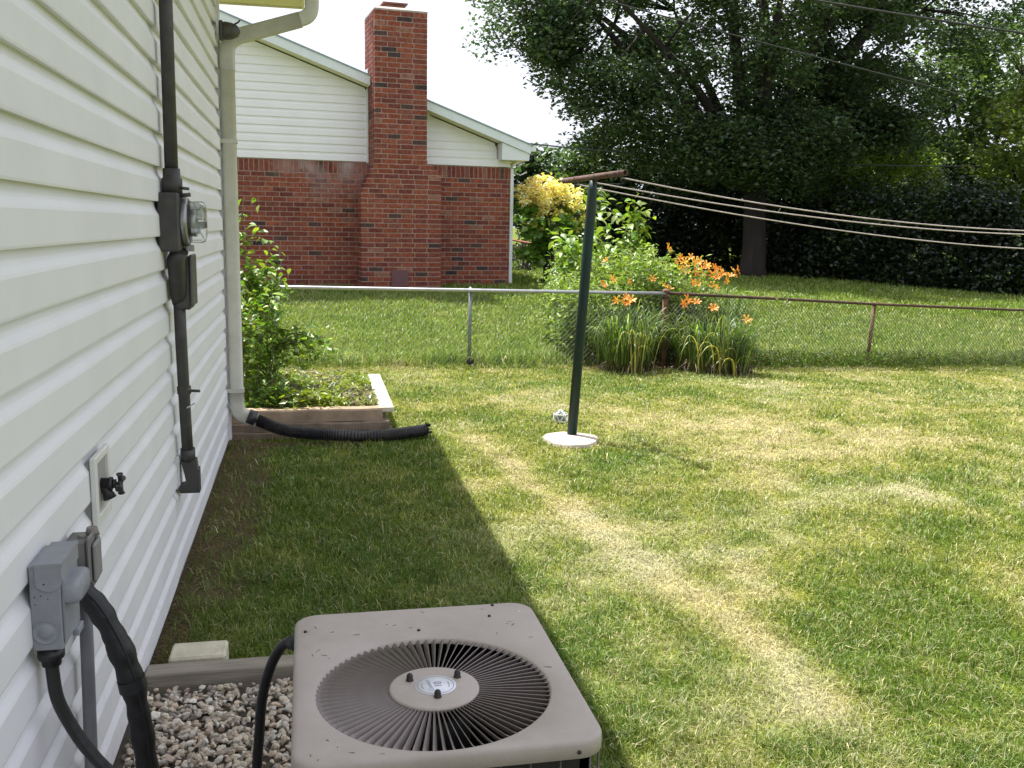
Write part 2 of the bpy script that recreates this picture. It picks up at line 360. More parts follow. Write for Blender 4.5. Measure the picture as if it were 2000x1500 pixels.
# downspout
ds = thing('downspout', 'cream downspout running down the corner of the near house with an elbow to the gutter', 'downspout', (-0.487, 7.0, 0.2))
def rect_tube(mb, pts, wx, wy, n=16):
    """rounded rectangular pipe; pts in the x-z plane at a fixed y"""
    pts = [Vector(p) for p in pts]; vs = []; fs = []
    for i, p in enumerate(pts):
        t = (pts[min(i + 1, len(pts) - 1)] - pts[max(i - 1, 0)]).normalized(); s = Vector((0, 1, 0)); a = s.cross(t).normalized()
        for k in range(n):
            an = 2 * math.pi * (k + 0.5) / n; c, q = math.cos(an), math.sin(an)
            c = math.copysign(abs(c) ** 0.45, c); q = math.copysign(abs(q) ** 0.45, q)
            vs.append(p + a * c * wx / 2 + s * q * wy / 2)
    for i in range(len(pts) - 1):
        for k in range(n):
            j = (k + 1) % n; fs.append((i * n + k, i * n + j, (i + 1) * n + j, (i + 1) * n + k))
    m0 = len(mb.v); mb.add(vs, fs, True)
    mb.f += [tuple(m0 + k for k in range(n)), tuple(m0 + (len(pts) - 1) * n + k for k in range(n - 1, -1, -1))]; mb.sm += [False, False]
def arcpts(pts, r=0.09, n=6):
    out = [Vector(pts[0])]
    for a_, b_, c_ in zip(pts[:-2], pts[1:-1], pts[2:]):
        a_, b_, c_ = Vector(a_), Vector(b_), Vector(c_); u = (a_ - b_).normalized(); v = (c_ - b_).normalized()
        rr = min(r, (a_ - b_).length * 0.48, (c_ - b_).length * 0.48)
        p, q = b_ + u * rr, b_ + v * rr
        for k in range(n + 1):
            tt = k / n; out.append(p * (1 - tt) ** 2 + b_ * 2 * tt * (1 - tt) + q * tt ** 2)
    out.append(Vector(pts[-1])); return out
DY = 7.0
mb = MB(); rect_tube(mb, [(-0.507, DY, 0.36), (-0.507, DY, 1.5), (-0.507, DY, 2.62)], 0.094, 0.075); mb.build('pipe', TRIM, ds)
mb = MB(); rect_tube(mb, arcpts([(-0.507, DY, 2.60), (-0.507, DY, 2.80), (-0.02, DY, 2.955)], 0.10), 0.101, 0.081); mb.build('elbow', TRIM, ds)
mb = MB(); rect_tube(mb, arcpts([(-0.06, DY, 2.943), (0.055, DY, 2.985), (0.068, DY, 3.33)], 0.10), 0.094, 0.076); mb.build('elbow', TRIM, ds)
mb = MB(); rect_tube(mb, arcpts([(-0.507, DY, 0.40), (-0.507, DY, 0.24), (-0.37, DY, 0.195)], 0.11), 0.101, 0.081); mb.build('elbow', TRIM, ds)
for zs in (2.12, 0.40):
    mb = MB(); mb.box((-0.585, DY - 0.042, zs), (-0.454, DY + 0.03, zs + .028)); mb.build('strap', TRIM, ds)

# dark hood at the corner
hood = thing('vent_hood', 'small black dome shaped hood fixed to the house corner beside the downspout elbow', 'hood', (-0.53, 6.86, 2.80))
mb = MB(); Mh = Matrix.Translation((-0.53, 6.86, 2.83)) @ Matrix.Rotation(R(90), 4, 'Y')
mb.lathe([(0.055, 0), (0.058, 0.03), (0.052, 0.07), (0.036, 0.105), (0.01, 0.12)], 20, Mh); mb.build('dome', DARKPAINT, hood)
mb = MB(); mb.lathe([(0.064, -0.01), (0.066, 0.008), (0.058, 0.012)], 20, Mh); mb.build('flange', DARKPAINT, hood)
mb = MB(); mb.tube([(-0.45, 6.86, 2.87), (-0.42, 6.85, 2.885), (-0.408, 6.85, 2.90)], 0.006, 8); mb.build('hook', DARKPAINT, hood)

# ------------------------------------------------------------------ electric meter and its conduit
mt = thing('electric_meter', 'round glass electric meter with black conduit running up and down the near house wall', 'electric meter', (-0.53, 4.3, 0.33))
mb = MB(); mb.tube([(-0.522, 4.12, 3.6), (-0.522, 4.12, 2.44), (-0.522, 4.10, 1.75)], 0.026, 16); mb.build('conduit', DARKPAINT, mt)
mb = MB(); mb.tube([(-0.522, 4.10, 1.80), (-0.522, 4.10, 1.765), (-0.522, 4.10, 1.76), (-0.522, 4.10, 1.70)], [0.033, 0.034, 0.040, 0.040], 16)
mb.tube([(-0.49, 4.08, 1.725), (-0.455, 4.08, 1.722)], 0.006, 8); mb.tube([(-0.49, 4.08, 1.695), (-0.45, 4.08, 1.70)], 0.008, 8)
mb.build('hub_clamp', DARKPAINT, mt)
mb = MB(); mb.box((-0.572, 4.02, 1.475), (-0.490, 4.235, 1.705), b=0.008); mb.build('meter_socket', DARKPAINT, mt)
RX = Matrix.Rotation(R(90), 4, 'Y'); MC = Matrix.Translation((-0.490, 4.128, 1.592)) @ RX
mb = MB(); mb.lathe([(0.095, 0), (0.098, 0.004), (0.098, 0.020), (0.093, 0.026), (0.084, 0.028), (0.084, 0.004)], 36, MC, caps=False)
mb.box((-0.478, 4.11, 1.475), (-0.45, 4.145, 1.500), b=0.002)
mb.build('sealing_ring', mat('ring_steel', (0.30, 0.30, 0.31), rough=0.35, metal=0.8, var=0.1), mt)
gl, t, b = node_mat('meter_glass'); b.inputs['Transmission Weight'].default_value = 1; b.inputs['Roughness'].default_value = 0.02; b.inputs['IOR'].default_value = 1.12
b.inputs['Base Color'].default_value = (0.93, 0.95, 0.95, 1)
mb = MB(); mb.lathe([(0.083, 0.012), (0.083, 0.075), (0.079, 0.085), (0.068, 0.090), (0.02, 0.092), (0.001, 0.092)], 36, MC, caps=False)
mb.build('glass_cover', gl, mt)
mb = MB(); mb.lathe([(0.074, 0.002), (0.074, 0.022), (0.06, 0.024)], 30, MC); mb.build('dial_base', mat('meter_dark', (0.05, 0.05, 0.055), rough=0.4), mt)
mb = MB(); mb.lathe([(0.052, 0.024), (0.052, 0.052), (0.05, 0.054)], 30, MC)
mb.build('dial_plate', mat('meter_face', (0.35, 0.36, 0.36), rough=0.3, metal=0.5), mt)
mb = MB()
for (yy, zz, hh) in ((4.07, 1.64, .03), (4.16, 1.63, .02), (4.08, 1.55, .022), (4.18, 1.57, .024), (4.12, 1.60, .05)): mb.box((-0.455, yy, zz), (-0.417, yy + hh * .6, zz + hh), b=0.002)
mb.build('mechanism', mat('meter_mech', (0.45, 0.46, 0.46), rough=0.3, metal=0.7, var=.4, scale=60), mt)
mb = MB(); mb.tube([(-0.50, 4.10, 1.48), (-0.520, 4.12, 1.44), (-0.520, 4.16, 1.30), (-0.520, 4.19, 1.26)], [0.034, 0.036, 0.034, 0.030], 14)
mb.build('conduit_fitting', DARKPAINT, mt)
mb = MB(); mb.box((-0.53, 4.15, 1.235), (-0.472, 4.29, 1.452), b=0.006); mb.build('switch_box', DARKPAINT, mt)
mb = MB(); mb.box((-0.473, 4.145, 1.25), (-0.460, 4.295, 1.460), b=0.004); mb.build('switch_cover', mat('switch_cover_grey', (0.09, 0.085, 0.08), rough=.5), mt)
mb = MB(); mb.tube([(-0.520, 4.17, 1.30), (-0.522, 4.20, 1.1), (-0.522, 4.25, 0.75), (-0.522, 4.29, 0.56)], 0.024, 16); mb.build('conduit', DARKPAINT, mt)
mb = MB(); mb.tube([(-0.522, 4.283, 0.62), (-0.522, 4.29, 0.565)], 0.031, 16); mb.build('coupling', DARKPAINT, mt)
mb = MB(); mb.tube([(-0.522, 4.235, 0.90), (-0.522, 4.24, 0.872)], 0.029, 16); mb.tube([(-0.49, 4.22, 0.885), (-0.455, 4.21, 0.885)], 0.006, 8)
mb.build('coupling', DARKPAINT, mt)
m2 = MB()   # service elbow: a tapering body with an oval back opening and a flat bottom
prof = [(-0.550, 0.475), (-0.488, 0.482), (-0.484, 0.44), (-0.476, 0.44), (-0.476, 0.335), (-0.555, 0.335), (-0.566, 0.35), (-0.559, 0.37), (-0.529, 0.375), (-0.539, 0.43)]
P = len(prof); vs = [(x, yy, zz) for yy in (4.262, 4.325) for x, zz in [(q[0], q[1] + 0.09) for q in prof]]
m2.add(vs, [(i, (i + 1) % P, P + (i + 1) % P, P + i) for i in range(P)] + [tuple(range(P - 1, -1, -1)), tuple(range(P, 2 * P))]); m2.build('service_elbow', DARKPAINT, mt)
mb = MB(); mb.box((-0.588, 4.27, 0.44), (-0.556, 4.36, 0.59), b=0.003); mb.build('wall_block', SIDING, mt)
mb = MB(); mb.tube([(-0.53, 4.24, 0.80), (-0.50, 4.21, 0.818), (-0.478, 4.235, 0.825), (-0.485, 4.265, 0.822), (-0.52, 4.28, 0.80), (-0.53, 4.285, 0.76)], 0.0028, 6)
mb.build('cable_tie', mat('white_wire', (.7, .7, .68)), mt)

# ------------------------------------------------------------------ hose bib
fb = thing('water_faucet', 'dark outdoor water faucet with cross handle on a white mounting plate', 'faucet', (-0.53, 2.70, 0.89))
PL = mat('white_mount_plate', (0.70, 0.70, 0.66), rough=0.5, var=0.04)
mb = MB()
for (a0, a1, c0, c1) in ((2.600, 2.622, 0.795, 0.985), (2.762, 2.784, 0.795, 0.985), (2.622, 2.762, 0.963, 0.985), (2.622, 2.762, 0.795, 0.825)): mb.box((-0.562, a0, c0), (-0.546, a1, c1), b=0.003)
mb.build('plate_frame', PL, fb)
mb = MB(); mb.box((-0.566, 2.620, 0.82), (-0.556, 2.764, 0.965)); mb.build('plate_recess', mat('mount_recess', (.33, .33, .31), rough=.7), fb)
mb = MB(); mb.box((-0.590, 2.605, 0.79), (-0.563, 2.76, 0.97), b=0.002); mb.build('plate_back', mat('mount_back', (.25, .25, .24)), fb)
mb = MB(); mb.tube([(-0.5620, 2.70, 0.893), (-0.5350, 2.70, 0.891), (-0.5339, 2.70, 0.891), (-0.5266, 2.70, 0.891)], [0.015, 0.016, 0.019, 0.018], 16); mb.build('valve_body', BRASS, fb)
mb = MB(); mb.tube([(-0.5516, 2.70, 0.888), (-0.5412, 2.70, 0.868), (-0.5350, 2.70, 0.850)], [0.012, 0.013, 0.018], 14); mb.build('spout', BRASS, fb)
mb = MB(); mb.tube([(-0.5266, 2.70, 0.890), (-0.5230, 2.70, 0.890), (-0.5178, 2.70, 0.890), (-0.5173, 2.70, 0.890), (-0.5074, 2.70, 0.890)], [0.010, 0.014, 0.014, 0.006, 0.006], 6, smooth=False); mb.build('packing_nut', BRASS, fb)
mb = MB(); mb.tube([(-0.5100, 2.70, 0.890), (-0.5027, 2.70, 0.890)], 0.012, 12)
for an in (15, 105, 195, 285):
    c, s_ = math.cos(R(an)), math.sin(R(an)); mb.tube([(-0.5064, 2.70, 0.890), (-0.5064, 2.70 + c * 0.022, 0.890 + s_ * 0.022), (-0.5064, 2.70 + c * 0.030, 0.890 + s_ * 0.030)], [0.006, 0.006, 0.0095], 10)
mb.build('handle', BRASS, fb)

# ------------------------------------------------------------------ air conditioner disconnect, outlet, conduit, cables
dc = thing('disconnect_box', 'blue grey metal disconnect box with pull cover and scratches on the near house wall', 'electrical box', (-0.53, 2.08, 0.72))
x0, x1, y0, y1, z0, z1 = -0.562, -0.504, 2.015, 2.150, 0.722, 0.906
mb = MB(); mb.box((x0, y0, z0), (x1, y1, z1 - 0.002), b=0.002); mb.build('body', GREY, dc)
mb = MB(); mb.box((x0 + 0.012, y0 - 0.006, z1 - 0.004), (x1 + 0.008, y1 + 0.006, z1 + 0.003)); mb.box((x1 + 0.001, y0 - 0.006, z1 - 0.035), (x1 + 0.006, y1 + 0.006, z1 - 0.003))
mb.build('hood', GREY, dc)
m2 = MB()   # semicircular lug on the side cheek
pts = [(x0 + 0.013, z1 - 0.004)] + [(x0 + 0.013 + 0.050 * k / 12, z1 - 0.040 - 0.016 * math.sin(math.pi * k / 12) ** 0.6) for k in range(13)] + [(x0 + 0.063, z1 - 0.004)]
P = len(pts); m2.add([(a_, yy, c_) for yy in (y0 - 0.0045, y0 - 0.001) for a_, c_ in pts], [tuple(range(P)), tuple(range(2 * P - 1, P - 1, -1))] + [(i, P + i, P + (i + 1) % P, (i + 1) % P) for i in range(P)])
m2.build('side_cheek', GREY, dc)
mb = MB(); mb.box((x1 + 0.001, y0 + 0.008, z0 + 0.012), (x1 + 0.005, y1 - 0.004, z1 - 0.037)); mb.build('cover', GREY, dc)
m2 = MB()
def bulge(mb, yc, zc, hy, hz, h):
    vs = []; fs = []; n = 20
    for lv, (s_, d_) in enumerate(((1.0, 0.0), (1.0, h * .6), (0.93, h * .85), (0.78, h), (0.05, h * 1.03))):
        for k in range(n):
            an = 2 * math.pi * k / n; c, q = math.cos(an), math.sin(an); c = math.copysign(abs(c) ** .5, c); q = math.copysign(abs(q) ** .5, q)
            vs.append((x1 + 0.004 + d_, yc + hy * s_ * c, zc + hz * s_ * q))
    for l in range(4):
        for k in range(n): fs.append((l * n + k, l * n + (k + 1) % n, (l + 1) * n + (k + 1) % n, (l + 1) * n + k))
    fs.append(tuple(4 * n + k for k in range(n))); mb.add(vs, fs, True)
bulge(m2, 2.082, 0.836, 0.060, 0.026, 0.030); m2.build('pull_handle_cover', GREY, dc)
mb = MB(); Mk = Matrix.Translation((-0.535, y0 - 0.0002, 0.762)) @ Matrix.Rotation(R(90), 4, 'X'); mb.lathe([(0.026, 0), (0.026, 0.0012), (0.024, 0.0014), (0.0235, 0.0006), (0.015, 0.0006), (0.0145, 0.0014), (0.001, 0.0014)], 28, Mk); mb.build('knockout', GREY, dc)
mb = MB(); mb.box((x1 + 0.001, y1 - 0.06, z0 - 0.004), (x1 + 0.014, y1 - 0.012, z0 + 0.012), b=0.002); mb.build('hasp', GREY, dc)
for (xx, zz) in ((-0.533, 0.866), (-0.541, 0.840), (-0.553, 0.838), (-0.552, 0.822), (-0.528, 0.833)):
    mb = MB(); mb.lathe([(0.0022 if zz > .86 else .0035, 0), (0.001, 0.0012)], 10, Matrix.Translation((xx, y0 - 0.0045 if zz > .86 else y0 + 0.0008, zz)) @ Matrix.Rotation(R(90), 4, 'X')); mb.build('screw' if zz > .86 else 'dimple', mat('box_spots', (0.10, 0.09, 0.10)), dc)
SCR = mat('scratch_bare_metal', (0.50, 0.52, 0.56), rough=0.4)
mb = MB()
for i in range(14):
    yy = 2.03 + random.random() * 0.07; zz = 0.745 + random.random() * 0.045; l = 0.01 + random.random() * 0.03; a_ = R(50 + random.random() * 14)
    d = Vector((0, math.cos(a_), math.sin(a_))) * l; nrm = Vector((0, -math.sin(a_), math.cos(a_))) * 0.0005; p = Vector((x1 + 0.0056, yy, zz)); mb.add([p - nrm, p + nrm, p + d + nrm, p + d - nrm], [(0, 1, 2, 3)])
mb.build('scratches', SCR, dc)
mb = MB(); mb.tube([(-0.536, 2.045, 0.722), (-0.536, 2.045, 0.714), (-0.536, 2.045, 0.712), (-0.536, 2.045, 0.695), (-0.536, 2.045, 0.693), (-0.536, 2.045, 0.678)], [0.022, 0.022, 0.0265, 0.0265, 0.020, 0.019], 12); mb.build('cable_gland', BLACK, dc)

oc = thing('outlet_box', 'small weathered grey outlet box with rounded cover behind the disconnect box', 'electrical box', (-0.53, 2.36, 0.73))
mb = MB(); mb.box((-0.570, 2.33, 0.735), (-0.520, 2.41, 0.850), b=0.005); mb.build('box', GREY2, oc)
mb = MB(); mb.box((-0.519, 2.322, 0.728), (-0.511, 2.418, 0.860), b=0.004); mb.build('cover_plate', GREY2, oc)
mb = MB(); mb.box((-0.510, 2.335, 0.745), (-0.501, 2.405, 0.840), b=0.006); mb.build('cover_lid', mat('outlet_lid', (.23, .225, .22), rough=.6), oc)
mb = MB(); mb.tube([(-0.518, 2.39, 0.846), (-0.518, 2.39, 0.866)], [0.017, 0.012], 14); mb.tube([(-0.535, 2.36, 0.846), (-0.535, 2.36, 0.858)], 0.009, 10); mb.build('plug', mat('outlet_plug', (.20, .18, .17)), oc)
pc = thing('conduit_pipe', 'thin straight grey conduit pipe coming up the wall to the outlet box', 'conduit', (-0.517, 2.33, 0))
mb = MB(); mb.tube([(-0.536, 2.365, 0.74), (-0.536, 2.35, 0.5), (-0.537, 2.33, 0.2), (-0.537, 2.32, -0.02)], 0.0155, 14); mb.build('pipe', PIPEG, pc)
mb = MB(); mb.tube([(-0.536, 2.365, 0.745), (-0.536, 2.364, 0.70)], 0.021, 14); mb.build('connector', PIPEG, pc)

def smooth_path(pts, n=10):
    pts = [Vector(p) for p in pts]; P_ = [pts[0] * 2 - pts[1]] + pts + [pts[-1] * 2 - pts[-2]]; out = []
    for i in range(1, len(P_) - 2):
        for k in range(n):
            t_ = k / n; a_, b_, c_, d_ = P_[i - 1:i + 3]
            out.append(0.5 * ((2 * b_) + (c_ - a_) * t_ + (2 * a_ - 5 * b_ + 4 * c_ - d_) * t_ ** 2 + (3 * b_ - a_ - 3 * c_ + d_) * t_ ** 3))
    out.append(pts[-1]); return out
# insulated refrigerant line: lumpy foam tube
ls = thing('refrigerant_line', 'thick black foam wrapped refrigerant line curving down into the gravel', 'insulated pipe', (-0.42, 2.3, 0))
pth = smooth_path([(-0.585, 2.33, 0.775), (-0.543, 2.31, 0.752), (-0.497, 2.30, 0.700), (-0.456, 2.29, 0.618), (-0.428, 2.29, 0.52), (-0.414, 2.295, 0.42), (-0.402, 2.30, 0.28), (-0.395, 2.32, 0.12), (-0.385, 2.34, -0.02)], 10)
rad = [0.0265 + 0.0028 * math.sin(i * 0.9) * math.sin(i * 0.31) + (0.003 if 30 < i < 44 else 0) for i in range(len(pth))]
mb = MB(); mb.tube(pth, rad, 18); mb.build('foam_sleeve', FOAM, ls)
mb = MB(); mb.tube([p + Vector((0.013, -0.0255, 0.008)) for p in pth[6:70]], [0.0032] * 64, 6); mb.build('sleeve_seam', FOAM, ls)
mb = MB(); q = pth[42]; mb.tube([pth[40], pth[43]], [rad[40] + .002, rad[43] + .002], 18, caps=False); mb.build('tape_wrap', BLACK, ls)
wc = thing('power_whip', 'black flexible power cable hanging from the bottom of the disconnect box', 'cable', (-0.5, 2.05, 0))
mb = MB(); mb.tube(smooth_path([(-0.536, 2.045, 0.69), (-0.535, 2.045, 0.655), (-0.529, 2.045, 0.60), (-0.509, 2.05, 0.54), (-0.475, 2.05, 0.475), (-0.425, 2.05, 0.41), (-0.34, 2.06, 0.34), (-0.22, 2.07, 0.28), (-0.06, 2.08, 0.26)], 8), 0.0135, 14); mb.build('cable', BLACK, wc)

# ------------------------------------------------------------------ gravel bed, timber edging, paver
edge = MB(); edge.box((WX + 0.03, 3.215, -0.06), (0.62, 3.305, 0.085), b=0.004)
WOODG = mat('weathered_grey_timber', (0.30, 0.265, 0.215), rough=0.9, var=0.3, scale=6, bump=0.8, bscale=18, aniso=(1, 14, 14), dirt=(0.09, 0.085, 0.07), dirt_amt=0.7, dirt_scale=3)
tag(edge.build('edging_timber', WOODG), 'weathered grey timber edging board along the far side of the gravel bed', 'timber')
pv = MB(); pv.box((-0.498, 3.335, -0.03), (-0.305, 3.47, 0.086), b=0.008)
tag(pv.build('paver', mat('yellow_paver', (0.60, 0.56, 0.43), rough=0.9, var=0.15, scale=14, bump=0.7, bscale=60, dirt=(.3, .27, .15), dirt_amt=.5, dirt_scale=9)), 'pale yellow stone block lying behind the timber edging by the wall', 'paver')
GB = MB(); GB.box((WX + 0.01, -1.5, -0.1), (0.60, 3.214, 0.018)); gbo = GB.build('gravel_base', mat('gravel_dirt', (0.10, 0.085, 0.065), rough=1, var=0.3, scale=30, bump=0.6), None); gbo['kind'] = 'structure'
def ico():
    t_ = (1 + 5 ** .5) / 2; v = np.array([(-1, t_, 0), (1, t_, 0), (-1, -t_, 0), (1, -t_, 0), (0, -1, t_), (0, 1, t_), (0, -1, -t_), (0, 1, -t_), (t_, 0, -1), (t_, 0, 1), (-t_, 0, -1), (-t_, 0, 1)], float)
    v /= np.linalg.norm(v[0]); f = np.array([(0, 11, 5), (0, 5, 1), (0, 1, 7), (0, 7, 10), (0, 10, 11), (1, 5, 9), (5, 11, 4), (11, 10, 2), (10, 7, 6), (7, 1, 8), (3, 9, 4), (3, 4, 2), (3, 2, 6), (3, 6, 8), (3, 8, 9), (4, 9, 5), (2, 4, 11), (6, 2, 10), (8, 6, 7), (9, 8, 1)])
    return v, f
IV, IF = ico()
def randrot(n):
    q = RNG.normal(size=(n, 4)); q /= np.linalg.norm(q, axis=1)[:, None]; w_, x_, y_, z_ = q.T
    return np.stack([np.stack([1 - 2 * (y_ * y_ + z_ * z_), 2 * (x_ * y_ - z_ * w_), 2 * (x_ * z_ + y_ * w_)], 1), np.stack([2 * (x_ * y_ + z_ * w_), 1 - 2 * (x_ * x_ + z_ * z_), 2 * (y_ * z_ - x_ * w_)], 1), np.stack([2 * (x_ * z_ - y_ * w_), 2 * (y_ * z_ + x_ * w_), 1 - 2 * (x_ * x_ + y_ * y_)], 1)], 1)
N = 11500
sx = RNG.uniform(WX + 0.04, 0.58, N); sy = RNG.uniform(0.6, 3.20, N)
sz_ = RNG.uniform(0.007, 0.0165, N) * np.where(RNG.random(N) < .1, 1.25, 1)
dims = np.stack([sz_ * RNG.uniform(.9, 1.35, N), sz_ * RNG.uniform(.7, 1, N), sz_ * RNG.uniform(.42, .75, N)], 1)
V = IV[None] * RNG.uniform(0.72, 1.18, (N, 12, 1)) * dims[:, None, :]
V = np.einsum('nij,nkj->nki', randrot(N), V); V[:, :, 2] *= 0.8
V += np.stack([sx, sy, 0.022 + RNG.uniform(0, 0.022, N)], 1)[:, None, :]
base = np.array([[.52, .47, .39], [.62, .59, .53], [.42, .36, .30], [.50, .40, .31], [.30, .27, .24], [.58, .52, .42]])[RNG.integers(0, 6, N)] * RNG.uniform(1.0, 1.5, (N, 1))
gme = np_mesh('gravel', V.reshape(-1, 3), (IF[None] + (np.arange(N) * 12)[:, None, None]).reshape(-1, 3), np.repeat(base, 12, 0))
gmat, t, b = node_mat('gravel_stone'); a = t.nodes.new('ShaderNodeAttribute'); a.attribute_name = 'Col'
tc = t.nodes.new('ShaderNodeTexCoord'); n = t.nodes.new('ShaderNodeTexNoise'); n.inputs['Scale'].default_value = 120; t.links.new(tc.outputs['Object'], n.inputs['Vector'])
r = t.nodes.new('ShaderNodeValToRGB'); r.color_ramp.elements[0].color = (.6, .58, .55, 1); r.color_ramp.elements[1].color = (1.15, 1.15, 1.15, 1); t.links.new(n.outputs['Fac'], r.inputs[0])
mx = t.nodes.new('ShaderNodeMixRGB'); mx.blend_type = 'MULTIPLY'; mx.inputs[0].default_value = 1; t.links.new(a.outputs['Color'], mx.inputs[1]); t.links.new(r.outputs[0], mx.inputs[2])
t.links.new(mx.outputs[0], b.inputs['Base Color']); b.inputs['Roughness'].default_value = .85
o = link('gravel', gme, gmat, None); tag(o, 'pale tan crushed gravel between the house wall and the air conditioner', 'gravel', kind='stuff')

# ------------------------------------------------------------------ air conditioner
AX0, AX1, AY0, AY1, AH = -0.045, 0.560, 1.655, 2.365, 0.62
CX, CY, CR, HR = 0.252, 1.922, 0.250, 0.097
ac = thing('air_conditioner', 'taupe outdoor air conditioner unit with a round radial grille on top', 'air conditioner', (CX, 2.0, 0))
TAUPE = mat('taupe_enamel', (0.42, 0.368, 0.338), rough=0.55, var=0.05, scale=9, bump=0.18, bscale=260, dirt=(0.33, 0.285, 0.25), dirt_amt=0.5, dirt_scale=7)
m2 = MB(); NA = 288; vs = []; fs = []
def rrect(an, x0_, x1_, y0_, y1_, rad_):
    d = Vector((math.cos(an), math.sin(an))); best = None
    # ray from grille centre to rounded rectangle, by marching
    lo, hi = 0.0, 1.2
    def inside(p):
        qx = max(x0_ + rad_ - p[0], p[0] - (x1_ - rad_), 0); qy = max(y0_ + rad_ - p[1], p[1] - (y1_ - rad_), 0)
        return math.hypot(qx, qy) <= rad_
    for _ in range(40):
        md = (lo + hi) / 2
        if inside((CX + d.x * md, CY + d.y * md)): lo = md
        else: hi = md
    return CX + d.x * lo, CY + d.y * lo
angs = [2 * math.pi * k / NA for k in range(NA)]
loops = []
loops.append([(CX + (CR - 0.004) * math.cos(a_), CY + (CR - 0.004) * math.sin(a_), AH - 0.012) for a_ in angs])
loops.append([(CX + CR * math.cos(a_), CY + CR * math.sin(a_), AH - 0.003) for a_ in angs])
loops.append([(CX + (CR + 0.004) * math.cos(a_), CY + (CR + 0.004) * math.sin(a_), AH) for a_ in angs])
for ins, dz in ((0.012, 0.0), (0.006, -0.0012), (0.002, -0.004), (0.0, -0.009), (0.0, -0.036), (0.004, -0.038)):
    loops.append([rrect(a_, AX0 + ins, AX1 - ins, AY0 + ins, AY1 - ins, 0.058 - ins) + (AH + dz,) for a_ in angs])
for l in loops: vs += l
for i in range(len(loops) - 1):
    for k in range(NA): fs.append((i * NA + k, i * NA + (k + 1) % NA, (i + 1) * NA + (k + 1) % NA, (i + 1) * NA + k))
m2.add(vs, fs, True); top = m2.build('top_cover', TAUPE, ac)
NL = 80
def louver_mesh():
    vs = []; fs = []; rs = [HR - 0.004, 0.115, 0.15, 0.19, 0.225, 0.240, CR + 0.002]
    for i, r_ in enumerate(rs):
        sp = 2 * math.pi * r_ / NL; wd = sp * (1.04 if i < 5 else 0.85 if i == 5 else 0.5); tl = R(63 if i < 5 else 55 if i == 5 else 30)
        dt, dz = math.cos(tl) * wd, math.sin(tl) * wd
        # normal leans towards +t : high edge at -t, low edge at +t
        vs += [(r_, -dt * .5, -0.002), (r_, 0, -0.002 - dz * .42), (r_, dt * .5, -0.002 - dz), (r_, dt * .5 - .0008, -0.003 - dz), (r_, -dt * .5 - .0010, -0.0032)]
    for i in range(len(rs) - 1):
        for k in range(4): fs.append((i * 5 + k, i * 5 + k + 1, (i + 1) * 5 + k + 1, (i + 1) * 5 + k))
        fs.append((i * 5 + 4, i * 5, (i + 1) * 5, (i + 1) * 5 + 4))
    m_ = MB(); m_.add(vs, fs, False); me = m_.mesh('louver'); me.materials.append(mat('louver_shaded_enamel', (0.235, 0.200, 0.188), rough=.5, var=.08, scale=20)); return me  # darker than the cover: shade inside the grille put into the louver colour
lm = louver_mesh()
for k in range(NL):
    inst('louver', lm, Matrix.Translation((CX, CY, AH)) @ Matrix.Rotation(2 * math.pi * (k + .5) / NL, 4, 'Z'), ac)
mb = MB(); mb.lathe([(HR - .004, -0.010), (HR, -0.004), (HR - 0.001, 0.0), (HR - 0.006, 0.0018), (0.03, 0.003), (0.001, 0.003)], 72, Matrix.Translation((CX, CY, AH)), caps=False); hub = mb.build('hub_plate', TAUPE, ac)
STUD = mat('dark_stud', (0.035, 0.028, 0.028), rough=0.45, metal=0.3)
for (sx_, sy_) in ((0.203, 1.958), (0.307, 1.957), (0.253, 1.874)):
    mb = MB(); mb.lathe([(0.0085, 0.002), (0.0085, 0.004), (0.0072, 0.006), (0.0070, 0.013), (0.0055, 0.017), (0.0025, 0.019), (0.0005, 0.0193)], 16, Matrix.Translation((sx_, sy_, AH))); mb.build('stud', STUD, hub)
LW = mat('label_white', (0.74, 0.76, 0.82), rough=0.4, var=0.02)
LC = (CX + 0.003, CY + 0.003)
mb = MB(); mb.lathe([(0.0445, 0.0031), (0.0445, 0.0036), (0.0005, 0.0036)], 64, Matrix.Translation((LC[0], LC[1], AH)), caps=False); lab = mb.build('label', LW, ac)
INK = mat('label_ink', (0.10, 0.14, 0.24), rough=0.5); INKG = mat('label_ink_blue', (0.22, 0.30, 0.42), rough=0.5); INKR = mat('label_ring_ink', (0.30, 0.25, 0.26), rough=0.5)
def ring(r0, r1, z_, a0=0, a1=360, n=64):
    m_ = MB(); vs = []; 
    for k in range(n + 1):
        an = R(a0 + (a1 - a0) * k / n)
        for r_ in (r0, r1): vs.append((LC[0] + r_ * math.cos(an), LC[1] + r_ * math.sin(an), z_))
    m_.add(vs, [(2 * k, 2 * k + 1, 2 * k + 3, 2 * k + 2) for k in range(n)]); return m_
ring(0.0385, 0.0398, AH + 0.0040).build('label_ring', INKR, lab)
def text_mesh(s_, size, mw, m_, parent, name='lettering', shear=0.0):
    cu = bpy.data.curves.new('txt', 'FONT'); cu.body = s_; cu.size = size; cu.align_x = 'CENTER'; cu.align_y = 'CENTER'; cu.shear = shear
    to = bpy.data.objects.new('txt', cu); COL.objects.link(to); bpy.context.view_layer.update()
    me = bpy.data.meshes.new_from_object(to.evaluated_get(bpy.context.evaluated_depsgraph_get())); bpy.data.objects.remove(to, do_unlink=True)
    me.transform(mw); me.name = name; me.materials.clear(); return link(name, me, m_, parent)
def lab_m(dx, dy, rz=90): return Matrix.Translation((LC[0] + dx, LC[1] + dy, AH + 0.0041)) @ Matrix.Rotation(R(rz), 4, 'Z')
text_mesh('10', 0.024, lab_m(0.0065, 0.003), INK, lab)
text_mesh('Comfort', 0.0135, lab_m(-0.0125, 0.0, 97), INKG, lab, shear=0.25)
